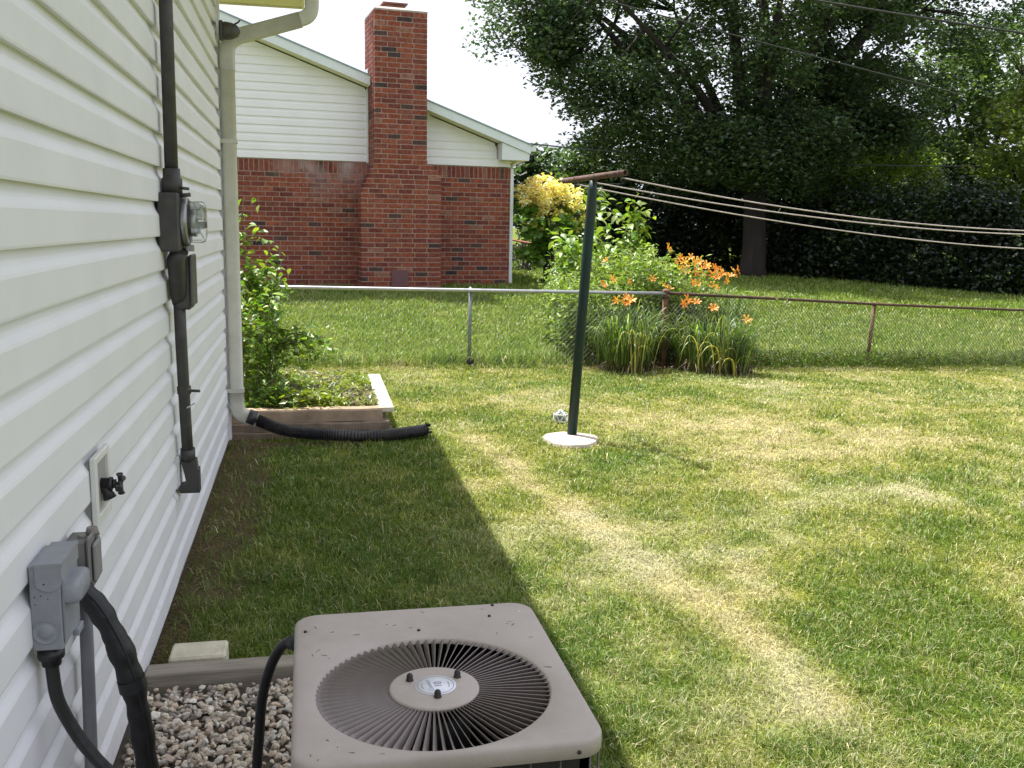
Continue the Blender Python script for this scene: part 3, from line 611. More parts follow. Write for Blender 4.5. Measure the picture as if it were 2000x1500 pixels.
for a0, a1 in ((155, 178), (182, 207)): ring(0.0285, 0.0306, AH + 0.0040, a0, a1, 12).build('label_arc_print', INKR, lab)
for a0, a1 in ((-24, -12), (-8, 24)): ring(0.0285, 0.0306, AH + 0.0040, a0, a1, 12).build('label_arc_print', INKR, lab)
for (sx_, sy_) in ((-0.019, 2.255), (0.252, 2.219), (0.438, 2.277), (0.459, 2.345)):
    mb = MB(); mb.lathe([(0.0042, 0.0), (0.0042, 0.002), (0.003, 0.004), (0.0005, 0.0044)], 10, Matrix.Translation((sx_, sy_, AH))); mb.build('screw', STUD, top)
mb = MB(); mb.lathe([(0.0035, 0.0002), (0.001, 0.0006)], 10, Matrix.Translation((0.519, 2.297, AH))); mb.build('paint_chip', mat('chip', (.8, .8, .8)), top)
for xx in (0.06, 0.50):
    mb = MB(); mb.lathe([(0.0042, 0.0), (0.0042, 0.002), (0.003, 0.004), (0.0005, 0.0044)], 10, Matrix.Translation((xx, AY0 - 0.0002, AH - 0.022)) @ Matrix.Rotation(R(90), 4, 'X')); mb.build('screw', STUD, top)
mb = MB()
for k in range(46):
    px_, py_ = random.uniform(AX0 + .02, AX1 - .02), random.uniform(AY0 + .02, AY1 - .02)
    if math.hypot(px_ - CX, py_ - CY) < CR + .012: continue
    an = random.uniform(0, 6.28); l_ = random.uniform(.002, .009); w_ = random.uniform(.0005, .0011); d = Vector((math.cos(an), math.sin(an), 0)); q = Vector((-d.y, d.x, 0)); p = Vector((px_, py_, AH + .0006))
    mb.add([p - d * l_ - q * w_, p + d * l_ - q * w_, p + d * l_ + q * w_ + Vector((0, 0, .001)), p - d * l_ + q * w_], [(0, 1, 2, 3)])
o = mb.build('grass_clippings', mat('dry_clipping', (.16, .13, .07), rough=.9, var=.5, scale=60), ac); o['kind'] = 'stuff'
# body: coil core, corner posts, base pan, wire guard
mb = MB(); c = 0.03
mb.box((AX0 + c, AY0 + c, 0.07), (AX1 - c, AY0 + c + 0.02, AH - 0.045)); mb.box((AX0 + c, AY1 - c - 0.02, 0.07), (AX1 - c, AY1 - c, AH - 0.045))
mb.box((AX0 + c, AY0 + c, 0.07), (AX0 + c + 0.02, AY1 - c, AH - 0.045)); mb.box((AX1 - c - 0.02, AY0 + c, 0.07), (AX1 - c, AY1 - c, AH - 0.045))
mb.build('coil', mat('coil_fins', (0.030, 0.028, 0.027), rough=0.6, metal=0.3, var=.4, scale=40, aniso=(60, 60, 1)), ac)
mb = MB(); mb.box((AX0 + 0.005, AY0 + 0.005, 0.02), (AX1 - 0.005, AY1 - 0.005, 0.075), b=0.01); mb.build('base_pan', TAUPE, ac)
WIREM = mat('coated_wire', (0.10, 0.085, 0.08), rough=0.5)
mb = MB(); g_ = 0.010
for k in range(10):
    xx = AX0 + 0.035 + k * (AX1 - AX0 - 0.07) / 9; mb.tube([(xx, AY0 + g_, 0.05), (xx, AY0 + g_, AH - 0.02)], 0.0022, 6); mb.tube([(xx, AY1 - g_, 0.05), (xx, AY1 - g_, AH - 0.02)], 0.0022, 6)
for k in range(13):
    yy = AY0 + 0.035 + k * (AY1 - AY0 - 0.07) / 12; mb.tube([(AX1 - g_, yy, 0.05), (AX1 - g_, yy, AH - 0.02)], 0.0022, 6); mb.tube([(AX0 + g_, yy, 0.05), (AX0 + g_, yy, AH - 0.02)], 0.0022, 6)
for zz in (0.12, 0.22, 0.32, 0.42, 0.52): mb.tube([(AX0 + g_, AY0 + g_, zz), (AX1 - g_, AY0 + g_, zz), (AX1 - g_, AY1 - g_, zz), (AX0 + g_, AY1 - g_, zz), (AX0 + g_, AY0 + g_, zz)], 0.002, 6, caps=False)
mb.build('wire_guard', WIREM, ac)
mb = MB(); mb.lathe([(0.075, 0), (0.08, 0.01), (0.08, 0.11), (0.06, 0.12)], 24, Matrix.Translation((CX, CY, AH - 0.16))); mb.build('fan_motor', mat('motor_black', (.02, .02, .02), rough=.5), ac)
fm = MB()
for sgn in (1,):
    vs = []; 
    for i in range(7):
        r_ = 0.07 + 0.16 * i / 6; hw = 0.035 + 0.035 * i / 6
        for j in range(4): q_ = (j / 3 - .5) * 2; vs.append((r_, q_ * hw, -0.13 - q_ * hw * 0.55 + 0.01 * q_ * q_))
    fm.add(vs, [(i * 4 + j, (i + 1) * 4 + j, (i + 1) * 4 + j + 1, i * 4 + j + 1) for i in range(6) for j in range(3)], True)
fme = fm.mesh('fan_blade'); fme.materials.append(mat('fan_alloy', (0.30, 0.31, 0.33), rough=0.35, metal=0.8, var=.15))
for k in range(3): inst('fan_blade', fme, Matrix.Translation((CX, CY, AH)) @ Matrix.Rotation(R(-62 + 120 * k), 4, 'Z'), ac)
mb = MB(); mb.box((AX0 - 0.05, AY0 - 0.08, -0.05), (AX1 + 0.03, AY1 + 0.06, 0.021), b=0.01); tag(mb.build('concrete_pad', CONC), 'concrete pad under the air conditioner unit', 'pad')
# cable entering the air conditioner
hz = thing('power_conduit', 'black flexible conduit looping from the gravel up into the back corner of the air conditioner', 'cable', (-0.12, 2.45, 0))
mb = MB(); mb.tube(smooth_path([(-0.032, 2.345, 0.545), (-0.052, 2.37, 0.548), (-0.082, 2.40, 0.520), (-0.112, 2.42, 0.455), (-0.135, 2.43, 0.36), (-0.145, 2.43, 0.25), (-0.16, 2.42, 0.12), (-0.20, 2.40, 0.02)], 8), 0.0135, 14); mb.build('conduit', BLACK, hz)
mb = MB(); mb.tube([(-0.028, 2.338, 0.548), (-0.052, 2.368, 0.549)], 0.021, 12); mb.build('conduit_gland', BLACK, hz)

# ------------------------------------------------------------------ corrugated drain hose
ch = thing('drain_hose', 'black corrugated drain hose lying on the ground from the downspout foot', 'hose', (0.1, 7.05, 0))
pth = smooth_path([(-0.40, 7.0, 0.205), (-0.33, 7.0, 0.175), (-0.20, 7.02, 0.115), (-0.03, 7.04, 0.078), (0.15, 7.04, 0.062), (0.40, 6.99, 0.056), (0.62, 7.03, 0.056), (0.86, 7.15, 0.056)], 22)
rr = [0.043 + 0.0042 * math.cos(i * math.pi) for i in range(len(pth))]
rr = [(0.050 if i < 7 else r_) for i, r_ in enumerate(rr)]
HOSE = mat('black_corrugated_plastic', (0.022, 0.022, 0.027), rough=0.38, var=.2, scale=30, dirt=(0.10, 0.085, 0.065), dirt_amt=.5, dirt_scale=7)
mb = MB(); mb.tube(pth, rr, 16, caps=False, smooth=False); mb.build('corrugated_pipe', HOSE, ch)
mb = MB()
for k in range(9):
    an = 2 * math.pi * k / 9; d = Vector((0, math.cos(an), math.sin(an))); e = Vector(pth[-1]); l = random.uniform(0.01, 0.05)
    mb.box((-.001, -.013, -.002), (l, .013, .002), Matrix.Translation(e + d * 0.047) @ Matrix.Rotation(an, 4, 'X') @ Matrix.Rotation(R(random.uniform(-25, 25)), 4, 'Y'))
mb.build('torn_end', HOSE, ch)
mb = MB(); mb.tube([(-0.435, 7.0, 0.222), (-0.38, 7.0, 0.199)], 0.056, 18); mb.build('adapter', HOSE, ch)

# ------------------------------------------------------------------ raised planter
pl = thing('planter_bed', 'raised planter bed with tan stone front and a bleached white board on its right side', 'planter', (0.15, 8.1, 0))
STONE = mat('tan_block', (0.36, 0.265, 0.185), rough=0.95, var=0.2, scale=9, bump=0.9, bscale=40, dirt=(.17, .12, .085), dirt_amt=.6, dirt_scale=5)
STONE2 = mat('grey_brown_block', (0.24, 0.185, 0.14), rough=0.95, var=0.25, scale=9, bump=0.9, bscale=40, dirt=(.10, .08, .06), dirt_amt=.6, dirt_scale=5)
BLEACH = mat('bleached_board', (0.66, 0.62, 0.50), rough=0.85, var=0.1, scale=5, bump=.5, bscale=20, aniso=(12, 1, 12))
for (a0, a1, yy0, yy1, c0, c1, m_) in ((-0.95, 0.545, 7.265, 7.40, 0.115, 0.205, STONE), (-0.95, 0.595, 7.235, 7.40, 0.052, 0.113, STONE2), (-0.95, 0.615, 7.215, 7.40, -0.03, 0.050, STONE2)):
    mb = MB(); nseg = 14; vs = []; fs = []
    prof = [(yy0, c0), (yy0, c1 - .008), (yy0 + .008, c1), (yy1, c1), (yy1, c0)]; P = 5
    for i in range(nseg + 1):
        xx = a0 + (a1 - a0) * i / nseg; j1, j2 = random.uniform(-.004, .004), random.uniform(-.004, .004)
        vs += [(xx, p_ + (j1 if p_ < yy1 else 0), q_ + (j2 if q_ > c0 else 0)) for p_, q_ in prof]
    for i in range(nseg):
        for k in range(P): fs.append((i * P + k, (i + 1) * P + k, (i + 1) * P + (k + 1) % P, i * P + (k + 1) % P))
    fs += [tuple(range(P)), tuple(nseg * P + k for k in range(P - 1, -1, -1))]
    mb.add(vs, fs); mb.build('front_block', m_, pl)
mb = MB(); M_ = Matrix.Translation((0.585, 8.14, 0.19)) @ Matrix.Rotation(R(-0.5), 4, 'Z'); mb.box((-.055, -.83, -.02), (.055, .83, .02), M_, b=.004); mb.build('side_board', BLEACH, pl)
mb = MB(); mb.box((0.54, 7.42, -0.05), (0.575, 8.9, 0.168)); mb.build('side_plank', STONE2, pl)
mb = MB(); mb.box((-0.5, 8.93, -0.05), (0.50, 8.98, 0.205), b=.004); mb.build('back_board', STONE, pl)
mb = MB(); n_ = 24; vs = []; 
for i in range(n_ + 1):
    for j in range(n_ + 1):
        xx = -0.5 + 1.04 * i / n_; yy = 7.39 + 1.55 * j / n_; vs.append((xx, yy, 0.135 + 0.04 * float(fbm(np.array([xx * 4]), np.array([yy * 4]), 9)[0])))
mb.add(vs, [(i * (n_ + 1) + j, (i + 1) * (n_ + 1) + j, (i + 1) * (n_ + 1) + j + 1, i * (n_ + 1) + j + 1) for i in range(n_) for j in range(n_)], True)
mb.build('soil', mat('planter_soil', (0.13, 0.10, 0.07), rough=1, var=.3, scale=25, bump=.8), pl)

# ------------------------------------------------------------------ clothesline pole
cp = thing('clothesline_pole', 'leaning dark green clothesline pole with a rusty brown crossbar', 'pole', (1.957, 6.95, 0))
PGREEN = mat('dark_green_paint', (0.009, 0.028, 0.026), rough=0.5, spec=.3, var=0.15, scale=6, dirt=(0.05, 0.045, 0.035), dirt_amt=.4, dirt_scale=5)
RUST = mat('rusty_pipe', (0.115, 0.062, 0.048), rough=0.75, metal=0.2, var=.3, scale=18, bump=.3, dirt=(0.17, 0.13, 0.12), dirt_amt=.6, dirt_scale=9)
mb = MB(); mb.tube([(1.957, 6.95, 0.0), (2.02, 6.95, 1.1), (2.056, 6.95, 1.74), (2.063, 6.95, 1.87), (2.066, 6.95, 1.94)], [0.0375, 0.0375, 0.0375, 0.034, 0.026], 22); mb.build('post', PGREEN, cp)
mb = MB()
A_, B_ = Vector((1.962, 7.40, 1.952)), Vector((2.163, 6.50, 1.978))
dirn = (B_ - A_).normalized(); side = dirn.orthogonal().normalized(); s2 = dirn.cross(side); vs = []; n_ = 18
for p_, r_ in ((A_ + dirn * .05, .0165), (A_, .0165), (A_, .0215), (B_, .0215), (B_, .0175), (B_ - dirn * .12, .0175)):
    for k in range(n_): an = 2 * math.pi * k / n_; vs.append(p_ + (side * math.cos(an) + s2 * math.sin(an)) * r_)
mb.add(vs, [(i * n_ + k, i * n_ + (k + 1) % n_, (i + 1) * n_ + (k + 1) % n_, (i + 1) * n_ + k) for i in range(5) for k in range(n_)] + [tuple(5 * n_ + k for k in range(n_)), tuple(k for k in range(n_ - 1, -1, -1))], True)
mb.build('crossbar', RUST, cp)
for f_ in (0.22, 0.55, 0.93):
    p_ = A_.lerp(B_, f_); mb = MB(); mb.tube([p_ - dirn * .010 , p_ + dirn * .004], 0.0245, 16); mb.tube([p_ + Vector((0.0, 0, -.03)), p_ + Vector((0.01, 0, -.055))], 0.004, 6); mb.build('line_wrap', mat('old_wire', (.09, .07, .065), rough=.7), cp)
pd = MB(); n_ = 40; vs = []; prof = [(1.0, -0.05), (1.0, 0.020), (0.965, 0.029), (0.5, 0.036), (0.02, 0.038)]
for (s_, z_) in prof:
    for k in range(n_):
        an = 2 * math.pi * k / n_; wob = 1 + 0.05 * math.sin(an * 3 + 1) + 0.035 * math.sin(an * 5 + .4) + 0.02 * math.sin(an * 9)
        vs.append((1.925 + 0.205 * wob * s_ * math.cos(an), 6.86 + 0.225 * wob * s_ * math.sin(an), z_))
pd.add(vs, [(i * n_ + k, i * n_ + (k + 1) % n_, (i + 1) * n_ + (k + 1) % n_, (i + 1) * n_ + k) for i in range(4) for k in range(n_)] + [tuple(4 * n_ + k for k in range(n_))], True)
pd.build('footing', mat('pale_concrete', (0.50, 0.44, 0.38), rough=.9, var=.12, scale=9, bump=.6, dirt=(.30, .22, .16), dirt_amt=.8, dirt_scale=9), cp)
LINE = mat('pinkish_clothesline', (0.42, 0.37, 0.36), rough=.6, var=.2, scale=30)
def quad3(p0, p1, p2, n=40, ext=1.0):
    p0, p1, p2 = map(Vector, (p0, p1, p2)); out = []
    for k in range(n + 1):
        t_ = k / n; out.append(p0 * (1 - t_) ** 2 + (p1 * 2 - (p0 + p2) * .5) * 2 * t_ * (1 - t_) + p2 * t_ ** 2)
    return out
for (p0, p1, p2, lb) in (((2.155, 6.55, 1.945), (6.03, 7.30, 1.640), (9.9, 8.05, 1.85), 'highest clothesline running from the near end of the rusty crossbar to the right edge'),
                         ((2.07, 6.93, 1.925), (6.28, 7.72, 1.610), (10.1, 8.5, 1.82), 'middle clothesline from the top of the green pole to the right edge'),
                         ((2.01, 7.20, 1.920), (6.55, 8.05, 1.480), (10.4, 8.8, 1.62), 'lowest and most sagging clothesline from the far side of the crossbar')):
    mb = MB(); mb.tube(quad3(p0, p1, p2), 0.0048, 8); tag(mb.build('clothesline', LINE), lb, 'clothesline', 'clotheslines strung from the green pole')
    
# openwork white ball half sunk in the grass behind the pole
ball = thing('white_ball', 'small white openwork plastic ball lying in the grass behind the green pole', 'ball', (2.06, 7.58, 0.02))
import bmesh
bm = bmesh.new(); bmesh.ops.create_icosphere(bm, subdivisions=1, radius=0.075); bm.verts.ensure_lookup_table()
geo = [f for f in bm.faces]
res = bmesh.ops.inset_individual(bm, faces=geo, thickness=0.009)
bmesh.ops.delete(bm, geom=[f for f in geo], context='FACES')
for v in bm.verts: v.co = v.co.normalized() * 0.075
me = bpy.data.meshes.new('ball_shell'); bm.to_mesh(me); bm.free(); me.transform(Matrix.Translation((2.035, 7.585, 0.040)) @ Matrix.Scale(.9, 4))
o = link('ball_shell', me, mat('white_plastic', (.72, .75, .76), rough=.4), ball); so = o.modifiers.new('s', 'SOLIDIFY'); so.thickness = 0.006
me = bpy.data.meshes.new('ball_core'); bm = bmesh.new(); bmesh.ops.create_icosphere(bm, subdivisions=2, radius=0.05); bm.to_mesh(me); bm.free(); me.transform(Matrix.Translation((2.035, 7.585, 0.040)) @ Matrix.Scale(.9, 4))
link('ball_core', me, mat('ball_inner', (.22, .24, .22), rough=.7), ball)

# ------------------------------------------------------------------ chain link fence
GALV = mat('galvanised_rail', (0.42, 0.43, 0.45), rough=0.38, metal=0.6, var=.12, scale=14)
GPOST = mat('galvanised_post', (0.19, 0.215, 0.225), rough=0.5, metal=0.4, var=.15, scale=14, dirt=(.09, .075, .06), dirt_amt=.4)
RUSTR = mat('rusty_rail', (0.070, 0.038, 0.026), rough=0.85, metal=0.1, var=.4, scale=14, bump=.4, dirt=(0.14, 0.085, 0.055), dirt_amt=.6, dirt_scale=11)
RUSTP = mat('rusty_post', (0.155, 0.085, 0.045), rough=0.85, var=.35, scale=12, bump=.4, dirt=(0.07, 0.04, 0.03), dirt_amt=.7, dirt_scale=7)
MESHW = mat('fence_wire', (0.075, 0.070, 0.058), rough=0.7, metal=.2, var=.3)
MESHG = mat('galvanised_wire', (0.20, 0.22, 0.20), rough=0.6, metal=.3, var=.2)
FL = [(-1.6, 11.0, 0.893), (-0.35, 10.95, 0.888), (1.818, 10.84, 0.869), (4.07, 10.60, 0.858)]
FR = [(4.07, 10.60, 0.862), (5.7, 11.08, 0.765), (7.421, 11.60, 0.656), (10.302, 12.30, 0.512), (13.5, 13.1, 0.44)]
def chain(name, line, m_, parent, pitch=0.055, r_=0.0014, zb=0.02):
    P_ = [Vector(p) for p in line]; seg = [0]
    for a_, b_ in zip(P_[:-1], P_[1:]): seg.append(seg[-1] + (b_ - a_).xy.length)
    def at(s_):
        s_ = min(max(s_, 0), seg[-1])
        for i in range(len(seg) - 1):
            if s_ <= seg[i + 1] + 1e-9:
                t_ = (s_ - seg[i]) / (seg[i + 1] - seg[i]); return P_[i].lerp(P_[i + 1], t_)
    H_ = 0.84; V_ = []; F_ = []
    nh = int(H_ / pitch); 
    s0 = -H_
    while s0 < seg[-1]:
        for sg in (1, -1):
            pts = []
            for k in range(nh + 1):
                ss = s0 + k * pitch if sg == 1 else s0 + H_ - k * pitch
                if 0 <= ss <= seg[-1]:
                    q_ = at(ss); g_ = gzf(q_.x, q_.y) + zb; h_ = g_ + (q_.z - 0.02 - g_) * k / nh
                    off = Vector((0.0, 0.006 * (1 if k % 2 else -1) * sg, 0)); pts.append(Vector((q_.x, q_.y - .022, h_)) + off)
            if len(pts) >= 2:
                for a_, b_ in zip(pts[:-1], pts[1:]):
                    d_ = (b_ - a_).normalized(); s1 = d_.orthogonal().normalized() * r_; s2_ = d_.cross(s1)
                    n0 = len(V_)
                    for e in (a_, b_):
                        for k3 in range(3):
                            an = k3 * 2.0944; V_.append(e + s1 * math.cos(an) + s2_ * math.sin(an))
                    F_ += [(n0, n0 + 1, n0 + 4, n0 + 3), (n0 + 1, n0 + 2, n0 + 5, n0 + 4), (n0 + 2, n0, n0 + 3, n0 + 5)]
        s0 += pitch
    me = np_mesh(name, np.array(V_), np.array(F_)); return link(name, me, m_, parent)
f1 = thing('chain_link_fence', 'silver railed chain link fence between the two lawns', 'fence', (1.8, 10.84, 0))
mb = MB(); mb.tube(FL, 0.0205, 14); mb.build('top_rail', GALV, f1)
def fpost(x, y, ztop, r_, m_, par, lean=(0, 0), name='post'):
    g_ = gzf(x, y); mb = MB(); mb.tube([(x + lean[0], y + lean[1], g_ - 0.1), (x + lean[0] * .5, y, (g_ + ztop) / 2), (x, y, ztop)], [r_ * .95, r_, r_], 14)
    mb.tube([(x, y, ztop - .012), (x, y, ztop + .012), (x, y, ztop + .028), (x, y, ztop + .034)], [r_ * 1.25, r_ * 1.25, r_ * .8, r_ * .2], 14); return mb.build(name, m_, par)
fpost(1.818, 10.875, 0.872, 0.021, GPOST, f1, (-0.01, 0)); fpost(-0.35, 10.985, 0.89, 0.021, GPOST, f1)
mb = MB()
for k in range(26):
    an = random.random() * 6.28; q_ = Vector((1.81 + math.cos(an) * .05 * random.random(), 10.84 + math.sin(an) * .05 * random.random(), 0)); l_ = random.uniform(.02, .10)
    mb.tube([q_, q_ + Vector((math.cos(an) * .03, math.sin(an) * .03, l_))], [.014, .004], 5)
mb.build('post_footing_clod', mat('dark_clod', (.03, .024, .018), rough=1), f1)
chain('wire_mesh', FL[1:], MESHG, f1, r_=0.0012)
f2 = thing('chain_link_fence', 'rusty brown chain link fence right of the rusty corner post', 'fence', (7.4, 11.6, -0.15))
mb = MB(); mb.tube(FR, 0.019, 12); mb.build('top_rail', RUSTR, f2)
fpost(4.08, 10.62, 0.88, 0.036, RUSTP, f2, name='corner_post'); fpost(7.43, 11.62, 0.655, 0.024, RUSTP, f2, (-0.05, 0)); fpost(10.95, 12.47, 0.494, 0.024, RUSTP, f2, (-.04, 0))
for zz in (0.80, 0.60, 0.40):
    mb = MB(); mb.tube([(4.08, 10.62, zz), (4.08, 10.62, zz + .03)], .041, 14); mb.build('tension_band', RUSTR, f2)
chain('wire_mesh', FR, MESHW, f2, r_=0.0023)

# ------------------------------------------------------------------ neighbour's house
TH = R(6); P0 = Vector((2.283, 17.0, 0))
nh_ = thing('neighbor_house', "neighbouring red brick ranch house with white siding gable behind the fence", 'house', P0, TH)
MW = TR[nh_.name]
def W3(s_, off, z_): return MW @ Vector((s_, -off, z_))       # off = towards the camera
def nbox(mb, s0, s1, o0, o1, z0_, z1_):
    mb.box((s0, -o1, z0_), (s1, -o0, z1_), MW)
MORT = mat('mortar', (0.40, 0.29, 0.25), rough=.95, var=.15, scale=15, bump=.5, bscale=90)
RFZ = lambda s_: 4.808 - 0.352 * (s_ + 3.592)      # top of the rake
BG0, BG1 = 0.40, 2.615
mb = MB(); nbox(mb, -9.0, 1.29, -0.25, -0.008, BG0, BG1)
vs = [W3(-9, .0, BG1), W3(1.05, .0, BG1), W3(1.05, .0, RFZ(1.05) - .2), W3(-4.7, .0, RFZ(-4.7) - .2), W3(-9, .0, RFZ(-4.7) - .2 - .352 * 4.3)]
vs += [v + (W3(0, -.25, 0) - W3(0, 0, 0)) for v in vs]
mb.add(vs, [(0, 1, 2, 3, 4), (9, 8, 7, 6, 5), (0, 5, 6, 1), (1, 6, 7, 2), (2, 7, 8, 3)])
wallp = mb.build('wall', MORT, nh_)
mb = MB(); nbox(mb, 1.04, 1.28, -9.5, -0.26, BG0, 2.72); nbox(mb, -9.0, 1.03, -9.5, -9.3, BG0, 2.72); mb.build('side_wall', mat('brick_plain', (.20, .07, .05), rough=.9, var=.3), nh_)
# brick colours
BCOL = [(.215, .062, .038), (.180, .054, .040), (.240, .080, .050), (.205, .072, .052), (.155, .047, .037), (.240, .070, .040), (.080, .050, .044), (.055, .040, .039), (.250, .125, .090)]
BW = [18, 16, 14, 12, 14, 14, 4, 2.5, 3]
bm_, t, b = node_mat('brick_fired'); a = t.nodes.new('ShaderNodeAttribute'); a.attribute_name = 'Col'
tc = t.nodes.new('ShaderNodeNewGeometry'); n = t.nodes.new('ShaderNodeTexNoise'); n.inputs['Scale'].default_value = 22; n.inputs['Detail'].default_value = 6; t.links.new(tc.outputs['Position'], n.inputs['Vector'])
r = t.nodes.new('ShaderNodeValToRGB'); r.color_ramp.elements[0].color = (.62, .6, .6, 1); r.color_ramp.elements[1].color = (1.35, 1.3, 1.3, 1); r.color_ramp.elements[0].position = .3; r.color_ramp.elements[1].position = .7
t.links.new(n.outputs['Fac'], r.inputs[0]); mx = t.nodes.new('ShaderNodeMixRGB'); mx.blend_type = 'MULTIPLY'; mx.inputs[0].default_value = 1
t.links.new(a.outputs['Color'], mx.inputs[1]); t.links.new(r.outputs[0], mx.inputs[2])
# efflorescence: chalky stains near the top of the left wall
n2 = t.nodes.new('ShaderNodeTexNoise'); n2.inputs['Scale'].default_value = 2.3; n2.inputs['Detail'].default_value = 7; t.links.new(tc.outputs['Position'], n2.inputs['Vector'])
sep = t.nodes.new('ShaderNodeSeparateXYZ'); t.links.new(tc.outputs['Position'], sep.inputs[0])
def mr(inp, a0, a1):
    q_ = t.nodes.new('ShaderNodeMapRange'); q_.inputs[1].default_value = a0; q_.inputs[2].default_value = a1; t.links.new(inp, q_.inputs[0]); return q_.outputs[0]
def mul(a_, b_):
    q_ = t.nodes.new('ShaderNodeMath'); q_.operation = 'MULTIPLY'; t.links.new(a_, q_.inputs[0])
    if isinstance(b_, float): q_.inputs[1].default_value = b_
    else: t.links.new(b_, q_.inputs[1])
    return q_.outputs[0]
st_ = mul(mul(mr(n2.outputs['Fac'], .42, .66), mr(sep.outputs['Z'], 1.95, 2.5)), mul(mr(sep.outputs['X'], -0.6, -0.2), mr(sep.outputs['X'], 1.15, 0.7)))
mx2 = t.nodes.new('ShaderNodeMixRGB'); t.links.new(mul(st_, .75), mx2.inputs[0]); t.links.new(mx.outputs[0], mx2.inputs[1]); mx2.inputs[2].default_value = (.42, .38, .38, 1)
t.links.new(mx2.outputs[0], b.inputs['Base Color']); b.inputs['Roughness'].default_value = .9; b.inputs['Specular IOR Level'].default_value = .25
bp = t.nodes.new('ShaderNodeBump'); bp.inputs['Strength'].default_value = .5; bp.inputs['Distance'].default_value = .004; t.links.new(n.outputs['Fac'], bp.inputs['Height']); t.links.new(bp.outputs[0], b.inputs['Normal'])
CH, BL_, JT = 0.0805, 0.228, 0.0145
BV = []; BF = []; BC = []     # the joined remainder
UB = np.array([(-.5, -.5, -.5), (.5, -.5, -.5), (.5, .5, -.5), (-.5, .5, -.5), (-.5, -.5, .5), (.5, -.5, .5), (.5, .5, .5), (-.5, .5, .5)])
UF = [(0, 3, 2, 1), (4, 5, 6, 7), (0, 1, 5, 4), (1, 2, 6, 5), (2, 3, 7, 6), (3, 0, 4, 7)]
brick_meshes = {}
def brick_mesh(kind, dims_, ci):
    key = (kind, ci)
    if key not in brick_meshes:
        v_ = UB * np.array(dims_) * (1 + RNG.uniform(-.008, .008, UB.shape)); me = np_mesh('brick', v_, np.array(UF), np.tile(np.array(BCOL[ci]), (8, 1))); me.materials.append(bm_); brick_meshes[key] = me
    return brick_meshes[key]
def put_brick(sc, offc, zc, dims_, single_parent=None, kind=None):
    """brick centred at (sc, offc, zc); dims along s, depth, z"""
    ci = random.choices(range(9), BW)[0]; jit = random.uniform(-.0025, .0025)
    if single_parent is not None:
        inst('brick', brick_mesh(kind, dims_, ci), MW @ Matrix.Translation((sc, -(offc + jit), zc)) @ Matrix.Rotation(R(random.uniform(-.5, .5)), 4, 'Y'), single_parent)
    else:
        n0 = len(BV) * 8; BV.append(UB * np.array(dims_) + np.array((sc, -(offc + jit), zc))); BF.extend([tuple(i + n0 for i in f) for f in UF]); BC.append(np.tile(np.array(BCOL[ci]) * random.uniform(.85, 1.15), (8, 1)))
# chimney
CO = 0.58       # front face towards the camera
chim = MB()
def ch_span(z_):
    l = -1.245; r_ = -0.362
    if z_ < 2.58: l = -1.245 - 0.23 * min(1, (2.58 - z_) / 0.48)
    if z_ < 2.62: r_ = -0.362 + 0.25 * min(1, (2.62 - z_) / 0.22)
    return l, r_
zz = BG0; courses = []
while zz < 4.98: courses.append(zz); zz += CH
for zc in courses:
    l, r_ = ch_span(zc + CH / 2); up_ = zc > 2.6
    nbox(chim, l + .009, r_ - .009, (-.35 if up_ else -.01), CO - .007, zc, zc + CH)
chimney = chim.build('chimney', MORT, nh_)
nb = 0
for k, zc in enumerate(courses):
    l, r_ = ch_span(zc + CH / 2); s_ = l; up_ = zc > 2.6
    first = (BL_ * .5 if k % 2 else BL_)
    wtot = r_ - l; nfull = max(1, round((wtot - first) / BL_)); bl = (wtot - first) / nfull
    x_ = l
    lens = [first] + [bl] * nfull if k % 2 else [bl] * nfull + [first]
    for L_ in lens:
        half = L_ < BL_ * .75
        if nb < 300 and zc > 1.0 or False:
            dm = (round(L_, 3) - JT, .10, CH - JT)
            put_brick(x_ + L_ / 2, CO - .05, zc + CH / 2, dm, chimney, ('c', round(L_, 3))); nb += 1
        else: put_brick(x_ + L_ / 2, CO - .05, zc + CH / 2, (L_ - JT, .10, CH - JT))
        x_ += L_
    # left and right cheeks
    back = -.35 if up_ else 0.0; span = CO - .10 - back; m_n = int(round(span / BL_)); bl2 = span / m_n
    for i in range(m_n):
        for sc in (l + .045, r_ - .045): put_brick(sc, back + bl2 * (i + .5) - (.0 if k % 2 else 0), zc + CH / 2, (.09, bl2 - JT, CH - JT))
# wall bricks
for (sa, sb) in ((-4.1, -1.25), (-0.36, 1.285)):
    zz = BG0; k = 0
    while zz + CH < BG1 - 0.16:
        x_ = sa - (BL_ * .5 if k % 2 else 0)
        while x_ < sb - .02:
            a0 = max(x_, sa); a1 = min(x_ + BL_, sb)
            if a1 - a0 > .03: put_brick((a0 + a1) / 2, -.040, zz + CH / 2, (a1 - a0 - JT, .08, CH - JT))
            x_ += BL_
        zz += CH; k += 1
    x_ = sa; hz_ = BG1 - zz
    while x_ < sb - .02:      # soldier course
        w_ = min(.0805, sb - x_); put_brick(x_ + w_ / 2, -.040, zz + hz_ / 2, (w_ - JT, .08, hz_ - JT)); x_ += .0805
Vb = np.concatenate(BV); me = np_mesh('brickwork', Vb, np.array(BF), np.concatenate(BC)); me.transform(Matrix()); 
o = link('brickwork', me, bm_, nh_, world=False); o['kind'] = 'stuff'
